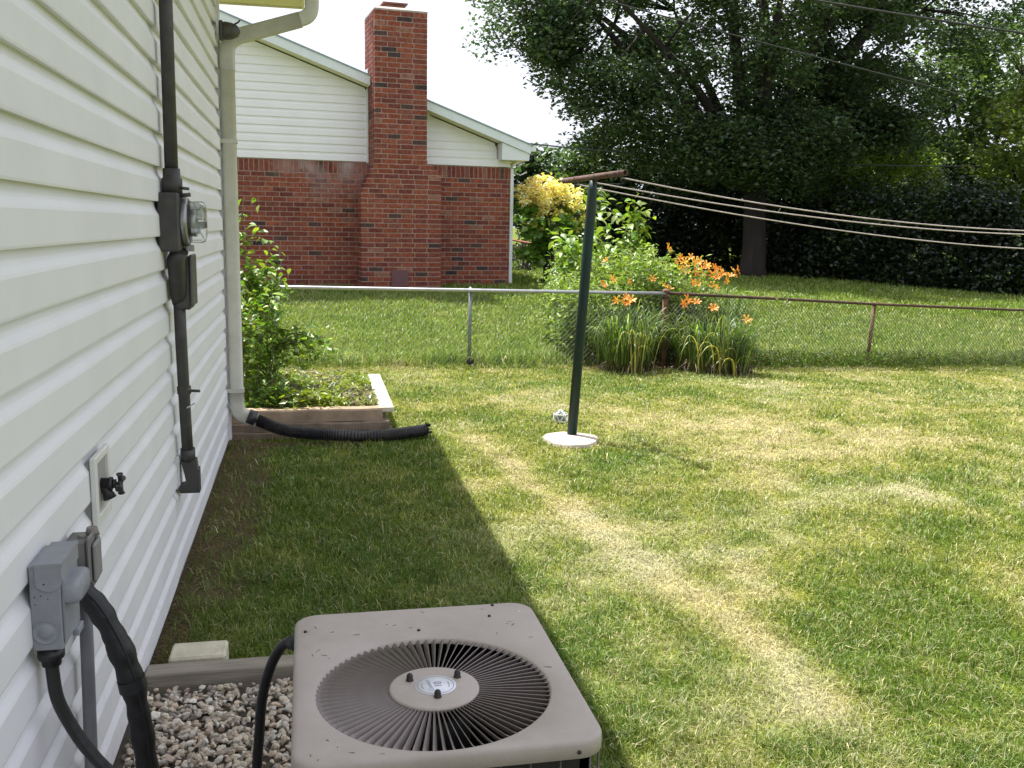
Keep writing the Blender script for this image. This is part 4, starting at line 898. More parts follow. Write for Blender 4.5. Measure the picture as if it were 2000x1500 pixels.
# siding courses
SPN = 0.134
def ncourse(z_, sl, sr, clip=True):
    zt = min(z_ + SPN + .004, RFZ(sl) - .19)
    def lim(zq): return min(sr, -3.592 + (4.808 - .17 - zq) / .352) if clip else sr
    b1 = lim(z_); t1 = lim(z_ + SPN)
    if b1 <= sl + .05: return
    t1 = max(t1, sl + .02)
    o_ = [(.002, 0.002), (.016, 0.0), (.017, .006), (.012, SPN * .62), (.006, SPN * .75), (.004, SPN + .004)]
    vs = []; P = len(o_)
    for i in range(P):
        q_ = o_[i][1] / SPN; e = b1 + (t1 - b1) * min(1, q_); vs += [W3(sl, o_[i][0], z_ + o_[i][1]), W3(e, o_[i][0], z_ + o_[i][1])]
    m_ = MB(); m_.add(vs, [(2 * i, 2 * i + 1, 2 * i + 3, 2 * i + 2) for i in range(P - 1)]); m_.build('siding_panel', SIDN, nh_)
SIDN = mat('neighbor_vinyl', (0.78, 0.78, 0.80), rough=.5, var=.03, scale=3)
zz = BG1 + .012
while zz < 5.1: ncourse(zz, -4.6, -1.262); zz += SPN
zz = BG1 + .012; k = 0
while zz < 3.6: ncourse(zz, -.345, 1.275 if k == 0 else 1.02); zz += SPN; k += 1
mb = MB(); nbox(mb, -1.285, -1.252, 0.0, .024, BG1 - .01, RFZ(-1.28) - .17); nbox(mb, -.36, -.335, 0, .024, BG1 - .01, RFZ(-.35) - .17); mb.build('j_channel', WHITE, nh_)
# rake boards
def rake(sa, sb, th_, o0, o1, m_, name, dz=0.0):
    vs = []
    for o_ in (o0, o1):
        for s_, q_ in ((sa, 0), (sb, 0), (sb, -th_), (sa, -th_)): vs.append(W3(s_, o_, RFZ(s_) + q_ + dz))
    m_b = MB(); m_b.add(vs, [(0, 1, 2, 3), (7, 6, 5, 4), (0, 4, 5, 1), (1, 5, 6, 2), (2, 6, 7, 3), (3, 7, 4, 0)]); return m_b.build(name, m_, nh_)
WH2 = mat('rake_white', (0.66, 0.72, 0.74), rough=.5, var=.03)
rake(-4.7, -1.262, .145, .275, .30, WH2, 'rake_board'); rake(-.35, 1.556, .145, .275, .30, WH2, 'rake_board')
rake(-4.7, -1.262, .02, 0.0, .274, SOFF, 'rake_soffit', -.128); rake(-.35, 1.03, .02, 0.0, .274, SOFF, 'rake_soffit', -.128)
EDGE = mat('drip_edge', (0.25, 0.33, 0.36), rough=.5); rake(-4.7, -1.262, .022, .0, .315, EDGE, 'drip_edge', .023); rake(-.35, 1.58, .022, 0.0, .315, EDGE, 'drip_edge', .023)
# roof planes (behind the chimney they run on)
rm = MB()
def rq(s0, s1, o0, o1, dz=.03):
    vs = [W3(s0, o0, RFZ(s0) + dz), W3(s1, o0, RFZ(s1) + dz), W3(s1, o1, RFZ(s1) + dz), W3(s0, o1, RFZ(s0) + dz)]
    vs += [v + Vector((0, 0, -.028)) for v in vs]; rm.add(vs, [(0, 1, 2, 3), (7, 6, 5, 4), (0, 4, 5, 1), (1, 5, 6, 2), (2, 6, 7, 3), (3, 7, 4, 0)])
rq(-4.7, -1.262, .29, -.36); rq(-.35, 1.6, .29, -.36); rq(-4.7, 1.6, -.362, -9.8)
vs = [W3(-4.7, .29, RFZ(-4.7) + .03), W3(-11, .29, RFZ(-4.7) - 2.2), W3(-11, -9.8, RFZ(-4.7) - 2.2), W3(-4.7, -9.8, RFZ(-4.7) + .03)]
rm.add(vs, [(0, 1, 2, 3)]); rm.build('roof', mat('grey_shingle', (.13, .13, .13), rough=.95, var=.3, scale=25, bump=.5), nh_)
# boxed eave return, gutter, downspout
m_b = MB(); pts = [(1.04, 2.735), (1.535, 2.735), (1.548, RFZ(1.548) - .15), (1.04, RFZ(1.04) - .15)]
vs = [W3(s_, o_, z_) for o_ in (-.02, .272) for s_, z_ in pts]; m_b.add(vs, [(3, 2, 1, 0), (4, 5, 6, 7), (0, 1, 5, 4), (1, 2, 6, 5), (2, 3, 7, 6), (3, 0, 4, 7)]); m_b.build('eave_return', WHITE, nh_)
m_b = MB(); nbox(m_b, 1.29, 1.55, -9.8, -.03, 2.735, 2.755); m_b.build('eave_soffit', SOFF, nh_)
m_b = MB(); nbox(m_b, 1.56, 1.66, -9.8, .28, 2.90, 3.0); m_b.build('gutter', WHITE, nh_)
m_b = MB(); nbox(m_b, 1.288, 1.345, -.06, .004, .50, 2.60); m_b.build('downspout', WHITE, nh_)
m_b = MB(); m_b.tube([W3(1.32, -.03, 2.60), W3(1.36, -.1, 2.68), W3(1.60, -.2, 2.80), W3(1.61, -.2, 2.90)], .03, 10); m_b.build('downspout_elbow', WHITE, nh_)
m_b = MB(); nbox(m_b, 1.34, 1.40, -.30, -.2, 2.50, 2.62); m_b.tube([W3(1.37, -.2, 2.57), W3(1.50, -.1, 2.50), W3(1.62, -.1, 2.56)], .012, 6); m_b.build('wall_lamp', WHITE, nh_)
# chimney cap and flue, cleanout door
m_b = MB(); l, r_ = -1.245, -.362
vs = [W3(s_, o_, z_) for (i_, z_) in ((.002, 4.985), (.002, 5.012), (.10, 5.06)) for (s_, o_) in ((l + i_, CO - i_), (r_ - i_, CO - i_), (r_ - i_, -.35 + i_), (l + i_, -.35 + i_))]
m_b.add(vs, [(4 * k + i, 4 * k + (i + 1) % 4, 4 * k + 4 + (i + 1) % 4, 4 * k + 4 + i) for k in range(2) for i in range(4)] + [(0, 3, 2, 1), (8, 9, 10, 11)]); m_b.build('mortar_crown', mat('crown_mortar', (.36, .31, .29), rough=.95, var=.2), chimney)
m_b = MB(); nbox(m_b, -1.00, -.68, -.05, .27, 5.05, 5.15); nbox(m_b, -1.045, -.635, -.09, .31, 5.152, 5.175); m_b.build('flue', mat('clay_flue', (.20, .085, .06), rough=.8, var=.2), chimney)
m_b = MB(); nbox(m_b, -.965, -.68, CO - .01, CO + .012, .56, .83); m_b.build('cleanout_door', mat('purple_door', (.14, .062, .072), rough=.6, var=.15, scale=12), chimney)
m_b = MB(); m_b.box((-1.262, -.03, RFZ(-1.26) - .02), (-1.248, .32, RFZ(-1.26) + .16), MW); m_b.build('flashing', WH2, chimney)

# ------------------------------------------------------------------ foliage tools
LEAF = leaf_mat('foliage', .38, .05); LEAFG = leaf_mat('grass_blades', .33, .035, .5, (1.12, 1.2, .75)); LEAFT = leaf_mat('tree_foliage', .44, .05, .45, (1.2, 1.3, .75))
def leafcloud(cen, size, col, up_bias=0.5, aspect=0.55, fold=0.15, droop=0.0):
    n = len(cen); size = np.broadcast_to(size, (n,))
    nrm = RNG.normal(size=(n, 3)); nrm /= np.linalg.norm(nrm, axis=1)[:, None]; nrm[:, 2] = np.abs(nrm[:, 2]) + up_bias; nrm /= np.linalg.norm(nrm, axis=1)[:, None]
    a = np.cross(nrm, RNG.normal(size=(n, 3))); a /= np.linalg.norm(a, axis=1)[:, None]; a[:, 2] -= droop; a /= np.linalg.norm(a, axis=1)[:, None]
    b_ = np.cross(nrm, a); b_ /= np.linalg.norm(b_, axis=1)[:, None]; s = size[:, None]
    base = cen - a * s * .5; tip = cen + a * s * .5; mid = cen - a * s * .06
    l = mid + b_ * s * aspect * .5 + nrm * s * fold; r_ = mid - b_ * s * aspect * .5 + nrm * s * fold
    V = np.stack([base, r_, tip, l], 1).reshape(-1, 3); F = np.arange(4 * n).reshape(n, 4)
    T1 = F[:, [0, 1, 2]]; T2 = F[:, [0, 2, 3]]
    return V, np.concatenate([T1, T2]), np.repeat(col, 4, 0)
def varcol(base, n, sv=.25, alt=None, p=.2):
    c = np.array(base)[None] * np.exp(RNG.normal(0, sv, (n, 1))) * RNG.uniform(.9, 1.1, (n, 3))
    if alt is not None: m_ = RNG.random(n) < p; c[m_] = np.array(alt) * np.exp(RNG.normal(0, sv, (m_.sum(), 1)))
    return np.clip(c, 0, .9)
def join_clouds(name, parts, m_, parent=None, world=True):
    V = []; F = []; C = []; n0 = 0
    for v, f, c in parts: V.append(v); F.append(f + n0); C.append(c); n0 += len(v)
    return link(name, np_mesh(name, np.concatenate(V), np.concatenate(F), np.concatenate(C)), m_, parent, world)
def ell(n, c, rad_, shell=.55):
    d = RNG.normal(size=(n, 3)); d /= np.linalg.norm(d, axis=1)[:, None]; rr_ = (shell + (1 - shell) * RNG.random(n))[:, None] if shell else RNG.random(n)[:, None] ** (1 / 3)
    return np.array(c) + d * rr_ * np.array(rad_)
BARK = mat('bark', (0.034, 0.028, 0.024), rough=.95, var=.3, scale=6, bump=1.0, bscale=16, aniso=(1, 1, .25))

def tree(name, label, x, y, crown_c, crown_r, col, alt, nclump, lpc, lsize, trunk_r, clump_r=(.5, 1.0), group=None, limbs=7, low=None, cat='tree', fork=.35, skirt=None):
    g_ = gzf(x, y); t_ = thing(name, label, cat, (x, y, g_), group=group)
    cc = ell(nclump, crown_c, crown_r, .35)
    if skirt is not None: cc = np.concatenate([cc] + [ell(n_s, c_s, r_s, .1) for (c_s, r_s, n_s) in skirt])
    if low is not None: cc = cc[cc[:, 2] > low]
    P_ = []
    for q in cc:
        cr_ = random.uniform(*clump_r); n = int(lpc * (cr_ / clump_r[1]) ** 2 * random.uniform(.7, 1.2)) + 4
        pp = ell(n, q, (cr_, cr_, cr_ * .62), .25); cb = np.array(col) * random.uniform(.75, 1.3)
        P_.append(leafcloud(pp, RNG.uniform(.7, 1.25, n) * lsize, varcol(cb, n, .22, alt, .18), .7, .7, .12))
    join_clouds('crown', P_, LEAFT, t_)
    mb = MB(); c = Vector(crown_c); zf = g_ + (c.z - g_) * fork; base = Vector((x, y, g_ - .2)); f_ = Vector((x + (c.x - x) * .15, y + (c.y - y) * .15, zf))
    mb.tube([base, base + Vector((0, 0, .45)), base + Vector((0.02, 0, 1.0)), f_], [trunk_r * 1.55, trunk_r * 1.1, trunk_r, trunk_r * .85], 14)
    ends = []
    for k in range(limbs):
        an = 6.283 * k / limbs + random.uniform(-.3, .3); rr_ = random.uniform(.5, .8); hz_ = random.uniform(-.25, .5)
        e = Vector((c.x + math.cos(an) * crown_r[0] * rr_, c.y + math.sin(an) * crown_r[1] * rr_, c.z + hz_ * crown_r[2]))
        mid = f_.lerp(e, .45) + Vector((random.uniform(-.3, .3), random.uniform(-.3, .3), random.uniform(-.1, .5)))
        pth_ = smooth_path([f_ - Vector((0, 0, .2)), mid, e], 5); mb.tube(pth_, [trunk_r * (.62 - .52 * i / (len(pth_) - 1)) for i in range(len(pth_))], 8); ends += pth_[3:]
    e = Vector((c.x, c.y, c.z + crown_r[2] * .6)); mb.tube(smooth_path([f_, f_.lerp(e, .5) + Vector((.2, .1, 0)), e], 5), [trunk_r * (.75 - .06 * i) for i in range(11)], 8); ends += [f_.lerp(e, .5)]
    for q in cc[::1 if nclump < 330 else 2]:
        q = Vector(q); s_ = min(ends, key=lambda p: (p - q).length)
        mb.tube([s_, s_.lerp(q, .5) + Vector((random.uniform(-.15, .15), random.uniform(-.15, .15), random.uniform(-.05, .25))), q], [trunk_r * .13, trunk_r * .08, trunk_r * .03], 4)
    mb.build('trunk', BARK, t_); return t_

# big oak
tree('oak_tree', 'huge dark spreading shade tree whose crown fills the upper right of the picture', 12.7, 26.2, (12.8, 27.3, 8.6), (8.3, 5.6, 6.2), (.052, .090, .036), (.11, .155, .065), 350, 760, .138, .34, (.5, 1.25), limbs=12, low=2.5, fork=.30, skirt=[((8.6, 25.5, 4.9), (1.3, 1.6, .9), 14), ((10.4, 25.0, 3.9), (1.6, 1.4, .7), 18), ((12.9, 24.6, 4.0), (1.7, 1.0, .8), 34), ((15.5, 25.0, 4.5), (1.8, 1.6, .7), 12), ((6.6, 26.5, 6.6), (1.5, 1.8, 1.5), 24), ((12.2, 24.3, 3.3), (2.2, .8, .5), 22)])
# trees behind
tree('background_tree', 'pale hazy green tree seen past the eave corner of the brick house', 8.0, 33.0, (7.9, 33, 2.7), (2.0, 2.2, 1.7), (.075, .125, .055), (.11, .16, .07), 60, 170, .26, .15, (.5, .9), group='trees in the distance behind the yards')
tree('background_tree', 'dark green tree right behind the gutter end of the brick house', 9.8, 36.0, (10.0, 36, 2.6), (2.6, 2.4, 2.0), (.045, .085, .04), (.08, .12, .05), 60, 170, .26, .15, (.6, 1.0), group='trees in the distance behind the yards')
WD = 'trees of the wood at the right'
tree('woodland_tree', 'sunlit yellow green tree standing at the far right edge under the big crown', 21.2, 24.0, (21.2, 24.0, 4.3), (3.0, 2.0, 2.7), (.19, .25, .05), (.25, .31, .07), 110, 330, .17, .16, (.5, 1.0), group=WD)  # sunlight put into the leaf colour, far brighter than the trees around
tree('woodland_tree', 'bright green tree in the middle of the wood glimpsed below the big crown', 18.2, 29.5, (18.2, 29.5, 3.7), (2.6, 2.2, 2.7), (.18, .26, .04), (.25, .32, .06), 75, 300, .17, .14, (.5, .9), group=WD)  # leaves also coloured brighter to look sunlit
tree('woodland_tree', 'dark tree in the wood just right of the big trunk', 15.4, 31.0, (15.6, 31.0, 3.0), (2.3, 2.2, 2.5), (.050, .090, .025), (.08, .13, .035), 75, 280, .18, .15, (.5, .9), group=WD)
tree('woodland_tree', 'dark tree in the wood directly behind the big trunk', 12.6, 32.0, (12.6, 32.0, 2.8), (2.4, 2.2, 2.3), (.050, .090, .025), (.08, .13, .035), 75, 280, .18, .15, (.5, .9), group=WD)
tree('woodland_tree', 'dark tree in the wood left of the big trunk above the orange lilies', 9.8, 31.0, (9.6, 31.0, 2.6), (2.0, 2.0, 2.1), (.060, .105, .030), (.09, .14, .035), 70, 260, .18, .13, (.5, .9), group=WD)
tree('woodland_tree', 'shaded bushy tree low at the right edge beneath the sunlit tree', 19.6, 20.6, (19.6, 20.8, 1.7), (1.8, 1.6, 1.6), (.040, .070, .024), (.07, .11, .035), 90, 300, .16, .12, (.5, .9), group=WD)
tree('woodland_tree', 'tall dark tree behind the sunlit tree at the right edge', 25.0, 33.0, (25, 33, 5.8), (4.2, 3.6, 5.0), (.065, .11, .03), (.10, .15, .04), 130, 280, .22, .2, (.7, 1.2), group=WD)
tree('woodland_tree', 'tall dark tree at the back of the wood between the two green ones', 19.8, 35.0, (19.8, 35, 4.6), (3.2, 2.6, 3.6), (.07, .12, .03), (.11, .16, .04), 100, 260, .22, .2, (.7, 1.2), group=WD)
# undergrowth strip
P_ = []
for (xa, ya, xb, yb_, hh, n) in ((8.4, 29.2, 14.2, 28.4, 2.4, 150), (13.4, 27.2, 19.2, 17.4, 2.2, 420), (13.0, 32.0, 27.0, 29.5, 3.2, 260)):
    for i in range(n):
        f_ = random.random(); x_ = xa + (xb - xa) * f_; y_ = ya + (yb_ - ya) * f_ + random.uniform(-.5, 1.2); z_ = gzf(x_, y_) + hh * random.random() ** 1.1 * (.45 + 1.0 * float(fbm(np.array([f_ * 9 + ya]), np.array([ya * .7]), 15, 3)[0]))
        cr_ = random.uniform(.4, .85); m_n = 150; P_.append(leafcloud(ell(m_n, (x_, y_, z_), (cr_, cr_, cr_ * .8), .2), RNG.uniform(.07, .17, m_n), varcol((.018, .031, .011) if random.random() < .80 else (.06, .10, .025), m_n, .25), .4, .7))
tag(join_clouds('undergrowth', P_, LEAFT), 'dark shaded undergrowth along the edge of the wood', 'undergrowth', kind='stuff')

# ------------------------------------------------------------------ shrubs
def twig_shrub(name, label, stems, leaf, col, alt, parent_cat='shrub', lmat=LEAF, singles=0, aspect=.6, droop=.25, spread=.05, dens=60, stem_r=.006, group=None, extra=None, twig=.16):
    """stems: list of polylines; leaves sit along side twigs"""
    b0 = stems[0][0]; t_ = thing(name, label, parent_cat, (b0[0], b0[1], gzf(b0[0], b0[1])), group=group)
    mb = MB(); L_ = []
    for st in stems:
        pth_ = smooth_path(st, 6); mb.tube(pth_, [stem_r * (1 - .75 * i / len(pth_)) for i in range(len(pth_))], 6)
        ln = sum((Vector(a_) - Vector(b_)).length for a_, b_ in zip(st[:-1], st[1:])); n = int(dens * ln)
        for k in range(n):
            q = pth_[min(len(pth_) - 1, int(len(pth_) * (.12 + .88 * random.random())))]; d = Vector((random.gauss(0, 1), random.gauss(0, 1), random.gauss(.2, .6))).normalized() * random.uniform(.03, twig)
            e = q + d; L_.append(e)
            if k % 3 == 0: mb.tube([q, e], [stem_r * .35, stem_r * .15], 4)
    mb.build('stems', mat('green_stem', (.10, .11, .04), rough=.8), t_)
    L_ = np.array([tuple(p) for p in L_]); L_ = L_ + RNG.normal(0, spread, L_.shape); RNG.shuffle(L_)
    ns = min(singles, len(L_)); hi = np.argsort(-(L_[:, 2] - L_[:, 1] * .1))[:ns]; mask = np.ones(len(L_), bool); mask[hi] = False
    if ns:
        ms = []
        for k in range(6):
            c_ = varcol(col if k < 4 else alt, 1, .15)[0]
            v = []; f = []; segs = 5
            for i in range(segs + 1):
                t1 = i / segs; wdt = leaf * aspect * .5 * math.sin(math.pi * min(1, t1 * .93 + .05)) ** .8 * (1.25 - .5 * t1); zc = -leaf * .25 * t1 * t1
                v += [(t1 * leaf, -wdt, zc + wdt * .35), (t1 * leaf, 0, zc), (t1 * leaf, wdt, zc + wdt * .35)]
            for i in range(segs): f += [(3 * i, 3 * i + 3, 3 * i + 4, 3 * i + 1), (3 * i + 1, 3 * i + 4, 3 * i + 5, 3 * i + 2)]
            me = np_mesh('leaf', np.array(v), np.array(f), np.tile(c_, (len(v), 1)), True); me.materials.append(lmat); ms.append(me)
        for p in L_[hi]:
            s_ = random.uniform(.65, 1.2); inst('leaf', random.choice(ms), Matrix.Translation(p) @ Matrix.Rotation(random.uniform(0, 6.28), 4, 'Z') @ Matrix.Rotation(R(random.uniform(-30, 45)), 4, 'Y') @ Matrix.Rotation(R(random.uniform(-40, 40)), 4, 'X') @ Matrix.Scale(s_, 4), t_)
    rest = L_[mask]; n = len(rest)
    parts = [leafcloud(rest, RNG.uniform(.6, 1.15, n) * leaf, varcol(col, n, .25, alt, .25), .6, aspect, .12, droop)]
    if extra is not None: parts.append(extra)
    o_ = join_clouds('leaves', parts, lmat, t_); o_['kind'] = 'stuff'; return t_
# corner bush behind the downspout
stems = []
for k in range(46):
    x_ = random.uniform(-.62, -.36); y_ = random.uniform(7.55, 8.5); h_ = random.uniform(.5, 1.2) * (1 - .25 * (x_ + .5)); 
    stems.append([(x_, y_, .1), (x_ + random.uniform(-.05, .12), y_ + random.uniform(-.1, .1), h_ * .55), (x_ + random.uniform(-.04, .22), y_ + random.uniform(-.15, .15), h_)])
for (e, h_) in (((-.30, 8.2), 1.42), ((-.22, 8.15), 1.36), ((-.25, 8.25), 1.2), ((-.33, 8.1), 1.30), ((-.50, 8.2), 1.76), ((-.47, 8.2), 1.55)):
    stems.append([(e[0] - .12, e[1], .1), (e[0] - .08, e[1], h_ * .5), (e[0], e[1], h_)])
for k in range(9): stems.append([(-.35, 8.1, .5), (-.15 + random.uniform(-.1, .1), 8.0, .65 + random.uniform(-.1, .1)), (.05 + random.uniform(-.15, .22), 7.95, .74 + random.uniform(-.3, .12))])
for k in range(14): stems.append([(-.45, 7.6, .1), (-.30, 7.5, .25), (-.18 + random.uniform(-.1, .1), 7.45, random.uniform(.08, .40))])
twig_shrub('corner_shrub', 'leafy green shrub growing at the house corner behind the downspout', stems, .074, (.13, .23, .026), (.27, .34, .04), singles=290, dens=52, twig=.13, spread=.02)
# planter weeds
P_ = []
n = 6500; px_ = RNG.uniform(-.3, .53, n); py_ = RNG.uniform(7.42, 8.92, n); keep = fbm(px_ * 6, py_ * 4, 41, 3) > .33; px_, py_ = px_[keep], py_[keep]; n = len(px_)
cen = np.stack([px_, py_, .175 + RNG.random(n) ** 2 * .09 * (1.3 - px_)], 1); mixf = (fbm(px_ * 5, py_ * 5, 2, 2) > .5)
c_ = np.where(mixf[:, None], varcol((.20, .25, .045), n, .3), varcol((.29, .27, .15), n, .3, (.12, .13, .10), .4)); P_.append(leafcloud(cen, RNG.uniform(.025, .055, n), c_, .5, .5))
n = 500; cen = np.stack([RNG.normal(-.02, .11, n), RNG.normal(7.55, .10, n), .20 + RNG.random(n) * .10], 1); P_.append(leafcloud(cen, RNG.uniform(.04, .07, n), varcol((.20, .25, .03), n, .2), .5, .45))
tag(join_clouds('weeds', P_, LEAF), 'low yellow green weeds filling the raised planter bed', 'weeds', kind='stuff')

# yellow topped bush and broad-leaved plants beside the brick house
def blob_bush(name, label, spec, cat='shrub', group=None, trunk=None):
    x_, y_ = spec[0][0][0], spec[0][0][1]; t_ = thing(name, label, cat, (x_, y_, gzf(x_, y_)), group=group); P_ = []
    for (c, r_, n, lsz, col, alt, asp, p_) in spec:
        cl = ell(max(3, n // 45), c, r_, .4)
        for q in cl:
            m_n = 45; rr_ = min(r_) * .42; P_.append(leafcloud(ell(m_n, q, (rr_, rr_, rr_ * .7), .2), RNG.uniform(.7, 1.2, m_n) * lsz, varcol(np.array(col) * random.uniform(.8, 1.2), m_n, .22, alt, p_), .6, asp, .12, .15))
    join_clouds('leaves', P_, LEAF, t_)
    mb = MB()
    for k in range(7):
        c = spec[-1][0] if trunk is None else trunk; e = ell(1, spec[0][0], spec[0][1], .3)[0]; b_ = (x_ + random.uniform(-.15, .15), y_ + random.uniform(-.1, .1), gzf(x_, y_) - .05)
        mb.tube([b_, ((b_[0] + e[0]) / 2 + .05, (b_[1] + e[1]) / 2, (b_[2] + e[2]) / 2), tuple(e)], [.022, .015, .006], 6)
    mb.build('stems', BARK, t_); return t_
YL = (.80, .63, .28); 
blob_bush('flowering_bush', 'bush topped with pale yellow blossom beside the corner of the brick house', [((4.28, 17.2, 2.12), (.64, .55, .36), 3000, .075, YL, (.88, .78, .50), .7, .35), ((4.75, 17.1, 1.72), (.46, .4, .30), 900, .075, YL, (.14, .20, .03), .7, .5),
          ((4.3, 17.3, 1.70), (.68, .6, .42), 900, .14, (.13, .24, .03), (.40, .38, .08), .75, .2), ((4.4, 17.1, 1.25), (.62, .5, .40), 600, .17, (.14, .26, .035), (.19, .30, .05), .85, .3)])
st = []
for k in range(22):
    x_ = random.uniform(3.4, 4.5); y_ = 12.8 + random.uniform(-.5, .5); h_ = gzf(x_, y_) + random.uniform(1.0, 1.45) + (.35 if 3.9 < x_ < 4.25 else 0) - (.25 if x_ > 4.3 else 0)
    st.append([(x_, y_, gzf(x_, y_)), (x_ + random.uniform(-.08, .08), y_, h_ * .6), (x_ + random.uniform(-.15, .15), y_ - .05, h_)])
twig_shrub('sapling_thicket', 'thicket of tall leafy saplings behind the green pole', st, .12, (.15, .25, .035), (.25, .33, .06), singles=200, dens=46, twig=.22, stem_r=.009)
st = []
for k in range(5):
    x_ = 4.28 + random.uniform(-.06, .1); y_ = 12.4; h_ = random.uniform(1.6, 2.02); st.append([(x_, y_, .1), (x_ + .02, y_, 1.1), (x_ + random.uniform(-.06, .06), y_, h_)])
twig_shrub('tall_sapling', 'single tall leafy shoot rising to the clotheslines above the orange lilies', st, .10, (.17, .26, .04), (.26, .33, .06), singles=90, dens=46, twig=.14, stem_r=.008)
# feathery weeds between fence and house
st = []
for k in range(230):
    x_ = random.uniform(3.0, 4.8); y_ = random.uniform(10.95, 12.3); top_ = 1.15 if 3.6 < x_ < 4.5 else .85
    h_ = random.uniform(.45, 1.0) * top_ * 1.12; st.append([(x_, y_, gzf(x_, y_)), (x_ + random.uniform(-.06, .06), y_, h_ * .6 + .05), (x_ + random.uniform(-.14, .14), y_, h_ + .05)])
twig_shrub('weed_thicket', 'tall feathery pale green weeds behind the fence around the corner post', st, .082, (.19, .28, .05), (.30, .36, .11), parent_cat='weeds', dens=85, twig=.11, stem_r=.004, aspect=.42)
st = []
for k in range(26):
    x_ = random.uniform(3.75, 4.6); y_ = random.uniform(13.5, 16.0); h_ = gzf(x_, y_) + random.uniform(.25, .75); st.append([(x_, y_, gzf(x_, y_)), (x_, y_, h_ * .8), (x_ + random.uniform(-.2, .2), y_, h_)])
twig_shrub('garden_weeds', 'light green weeds around the old rusty post near the brick house', st, .10, (.14, .23, .035), (.22, .28, .06), parent_cat='weeds', dens=40, twig=.16, aspect=.5)
# thin weed growing through the rusty fence
st = [[(5.62, 10.98, -.05), (5.66, 10.97, .3), (5.74, 10.96, .72), (5.78, 10.95, .80)], [(5.64, 10.98, -.05), (5.60, 10.97, .25), (5.63, 10.96, .5)]]
twig_shrub('fence_weed', 'thin pale weed standing against the rusty fence right of the lilies', st, .05, (.17, .22, .08), (.25, .28, .12), parent_cat='weeds', dens=60, twig=.07, stem_r=.004)
# dark hedge behind the rusty side fence
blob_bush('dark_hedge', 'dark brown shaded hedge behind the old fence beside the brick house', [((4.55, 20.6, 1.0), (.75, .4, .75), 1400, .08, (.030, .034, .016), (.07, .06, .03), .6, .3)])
blob_bush('distant_shrub', 'pale green shrub mass beyond the yellow blossom bush', [((6.2, 22.5, 2.0), (1.1, .8, .9), 1500, .16, (.075, .13, .04), (.12, .18, .06), .6, .3), ((5.6, 22.2, 1.2), (1.2, .8, .8), 1000, .16, (.06, .11, .03), (.10, .15, .05), .6, .3)])

# old rusty side fence
sf = thing('old_side_fence', 'short old fence with a rusty rail and leaning post beside the brick house', 'fence', (4.45, 18.0, .3))
g0 = gzf(4.45, 18.0)
mb = MB(); mb.tube([(4.05, 19.6, 1.33), (4.45, 18.0, 1.235), (4.62, 16.9, 1.09)], .022, 10); mb.build('rail', mat('orange_rust', (.24, .10, .055), rough=.85, var=.3, scale=9), sf)
mb = MB(); mb.tube([(4.46, 18.0, g0 - .1), (4.47, 18.0, 1.27)], .036, 12); mb.tube([(4.47, 18.0, 1.25), (4.47, 18.0, 1.29), (4.47, 18.0, 1.31)], [.045, .045, .01], 12); mb.build('post', GREY2, sf)
mb = MB(); mb.tube([(4.05, 19.6, .4), (4.05, 19.6, 1.34)], .03, 10); mb.build('post', GPOST, sf)
mb = MB(); mb.tube([(4.06, 14.4, gzf(4.06, 14.4) - .1), (4.07, 14.4, .93)], .018, 10); mb.build('stake', RUSTR, sf)
V_ = []; F_ = []
for k in range(34):
    for sg in (1, -1):
        f0 = k / 30 - .3; a_ = Vector((4.05 + .4 * f0, 19.6 - 1.6 * f0, .45)); f1_ = f0 + sg * .35; b_ = Vector((4.05 + .4 * f1_, 19.6 - 1.6 * f1_, 1.27))
        if 0 <= f0 <= 1 and 0 <= f1_ <= 1:
            n0 = len(V_); o_ = Vector((.002, .002, 0)); V_ += [a_ - o_, a_ + o_, b_ + o_, b_ - o_]; F_.append((n0, n0 + 1, n0 + 2, n0 + 3))
link('wire_mesh', np_mesh('wire_mesh', np.array(V_), np.array(F_)), MESHW, sf)
mb = MB(); mb.box((-.12, -.05, 0), (.12, .05, .035), Matrix.Translation((4.50, 16.9, gzf(4.5, 16.9) + .02)) @ Matrix.Rotation(R(15), 4, 'Z') @ Matrix.Rotation(R(6), 4, 'Y'), b=.012)
tag(mb.build('white_slab', mat('white_scrap', (.75, .78, .76), rough=.5)), 'small white slab lying in the grass near the old rusty post', 'slab')

# ------------------------------------------------------------------ daylilies
def blade(path, w_, n=8):
    """arched strap leaf as vertices and quads"""
    pth_ = smooth_path(path, max(2, n // (len(path) - 1))); v = []; f = []
    up_ = Vector((0, 0, 1))
    for i, p in enumerate(pth_):
        t_ = i / (len(pth_) - 1); d = (pth_[min(i + 1, len(pth_) - 1)] - pth_[max(i - 1, 0)]).normalized(); s_ = d.cross(Vector((0, 0, 1)));
        if s_.length < .05: s_ = Vector((1, 0, 0))
        s_.normalize(); ww = w_ * (1 - t_ ** 2.2) * (.75 + .25 * math.sin(t_ * 3.1)) + .0006; nn = s_.cross(d)
        v += [tuple(p - s_ * ww / 2 + nn * ww * .2), tuple(p), tuple(p + s_ * ww / 2 + nn * ww * .2)]
    m_ = len(pth_)
    for i in range(m_ - 1): f += [(3 * i, 3 * i + 3, 3 * i + 4, 3 * i + 1), (3 * i + 1, 3 * i + 4, 3 * i + 5, 3 * i + 2)]
    return v, f
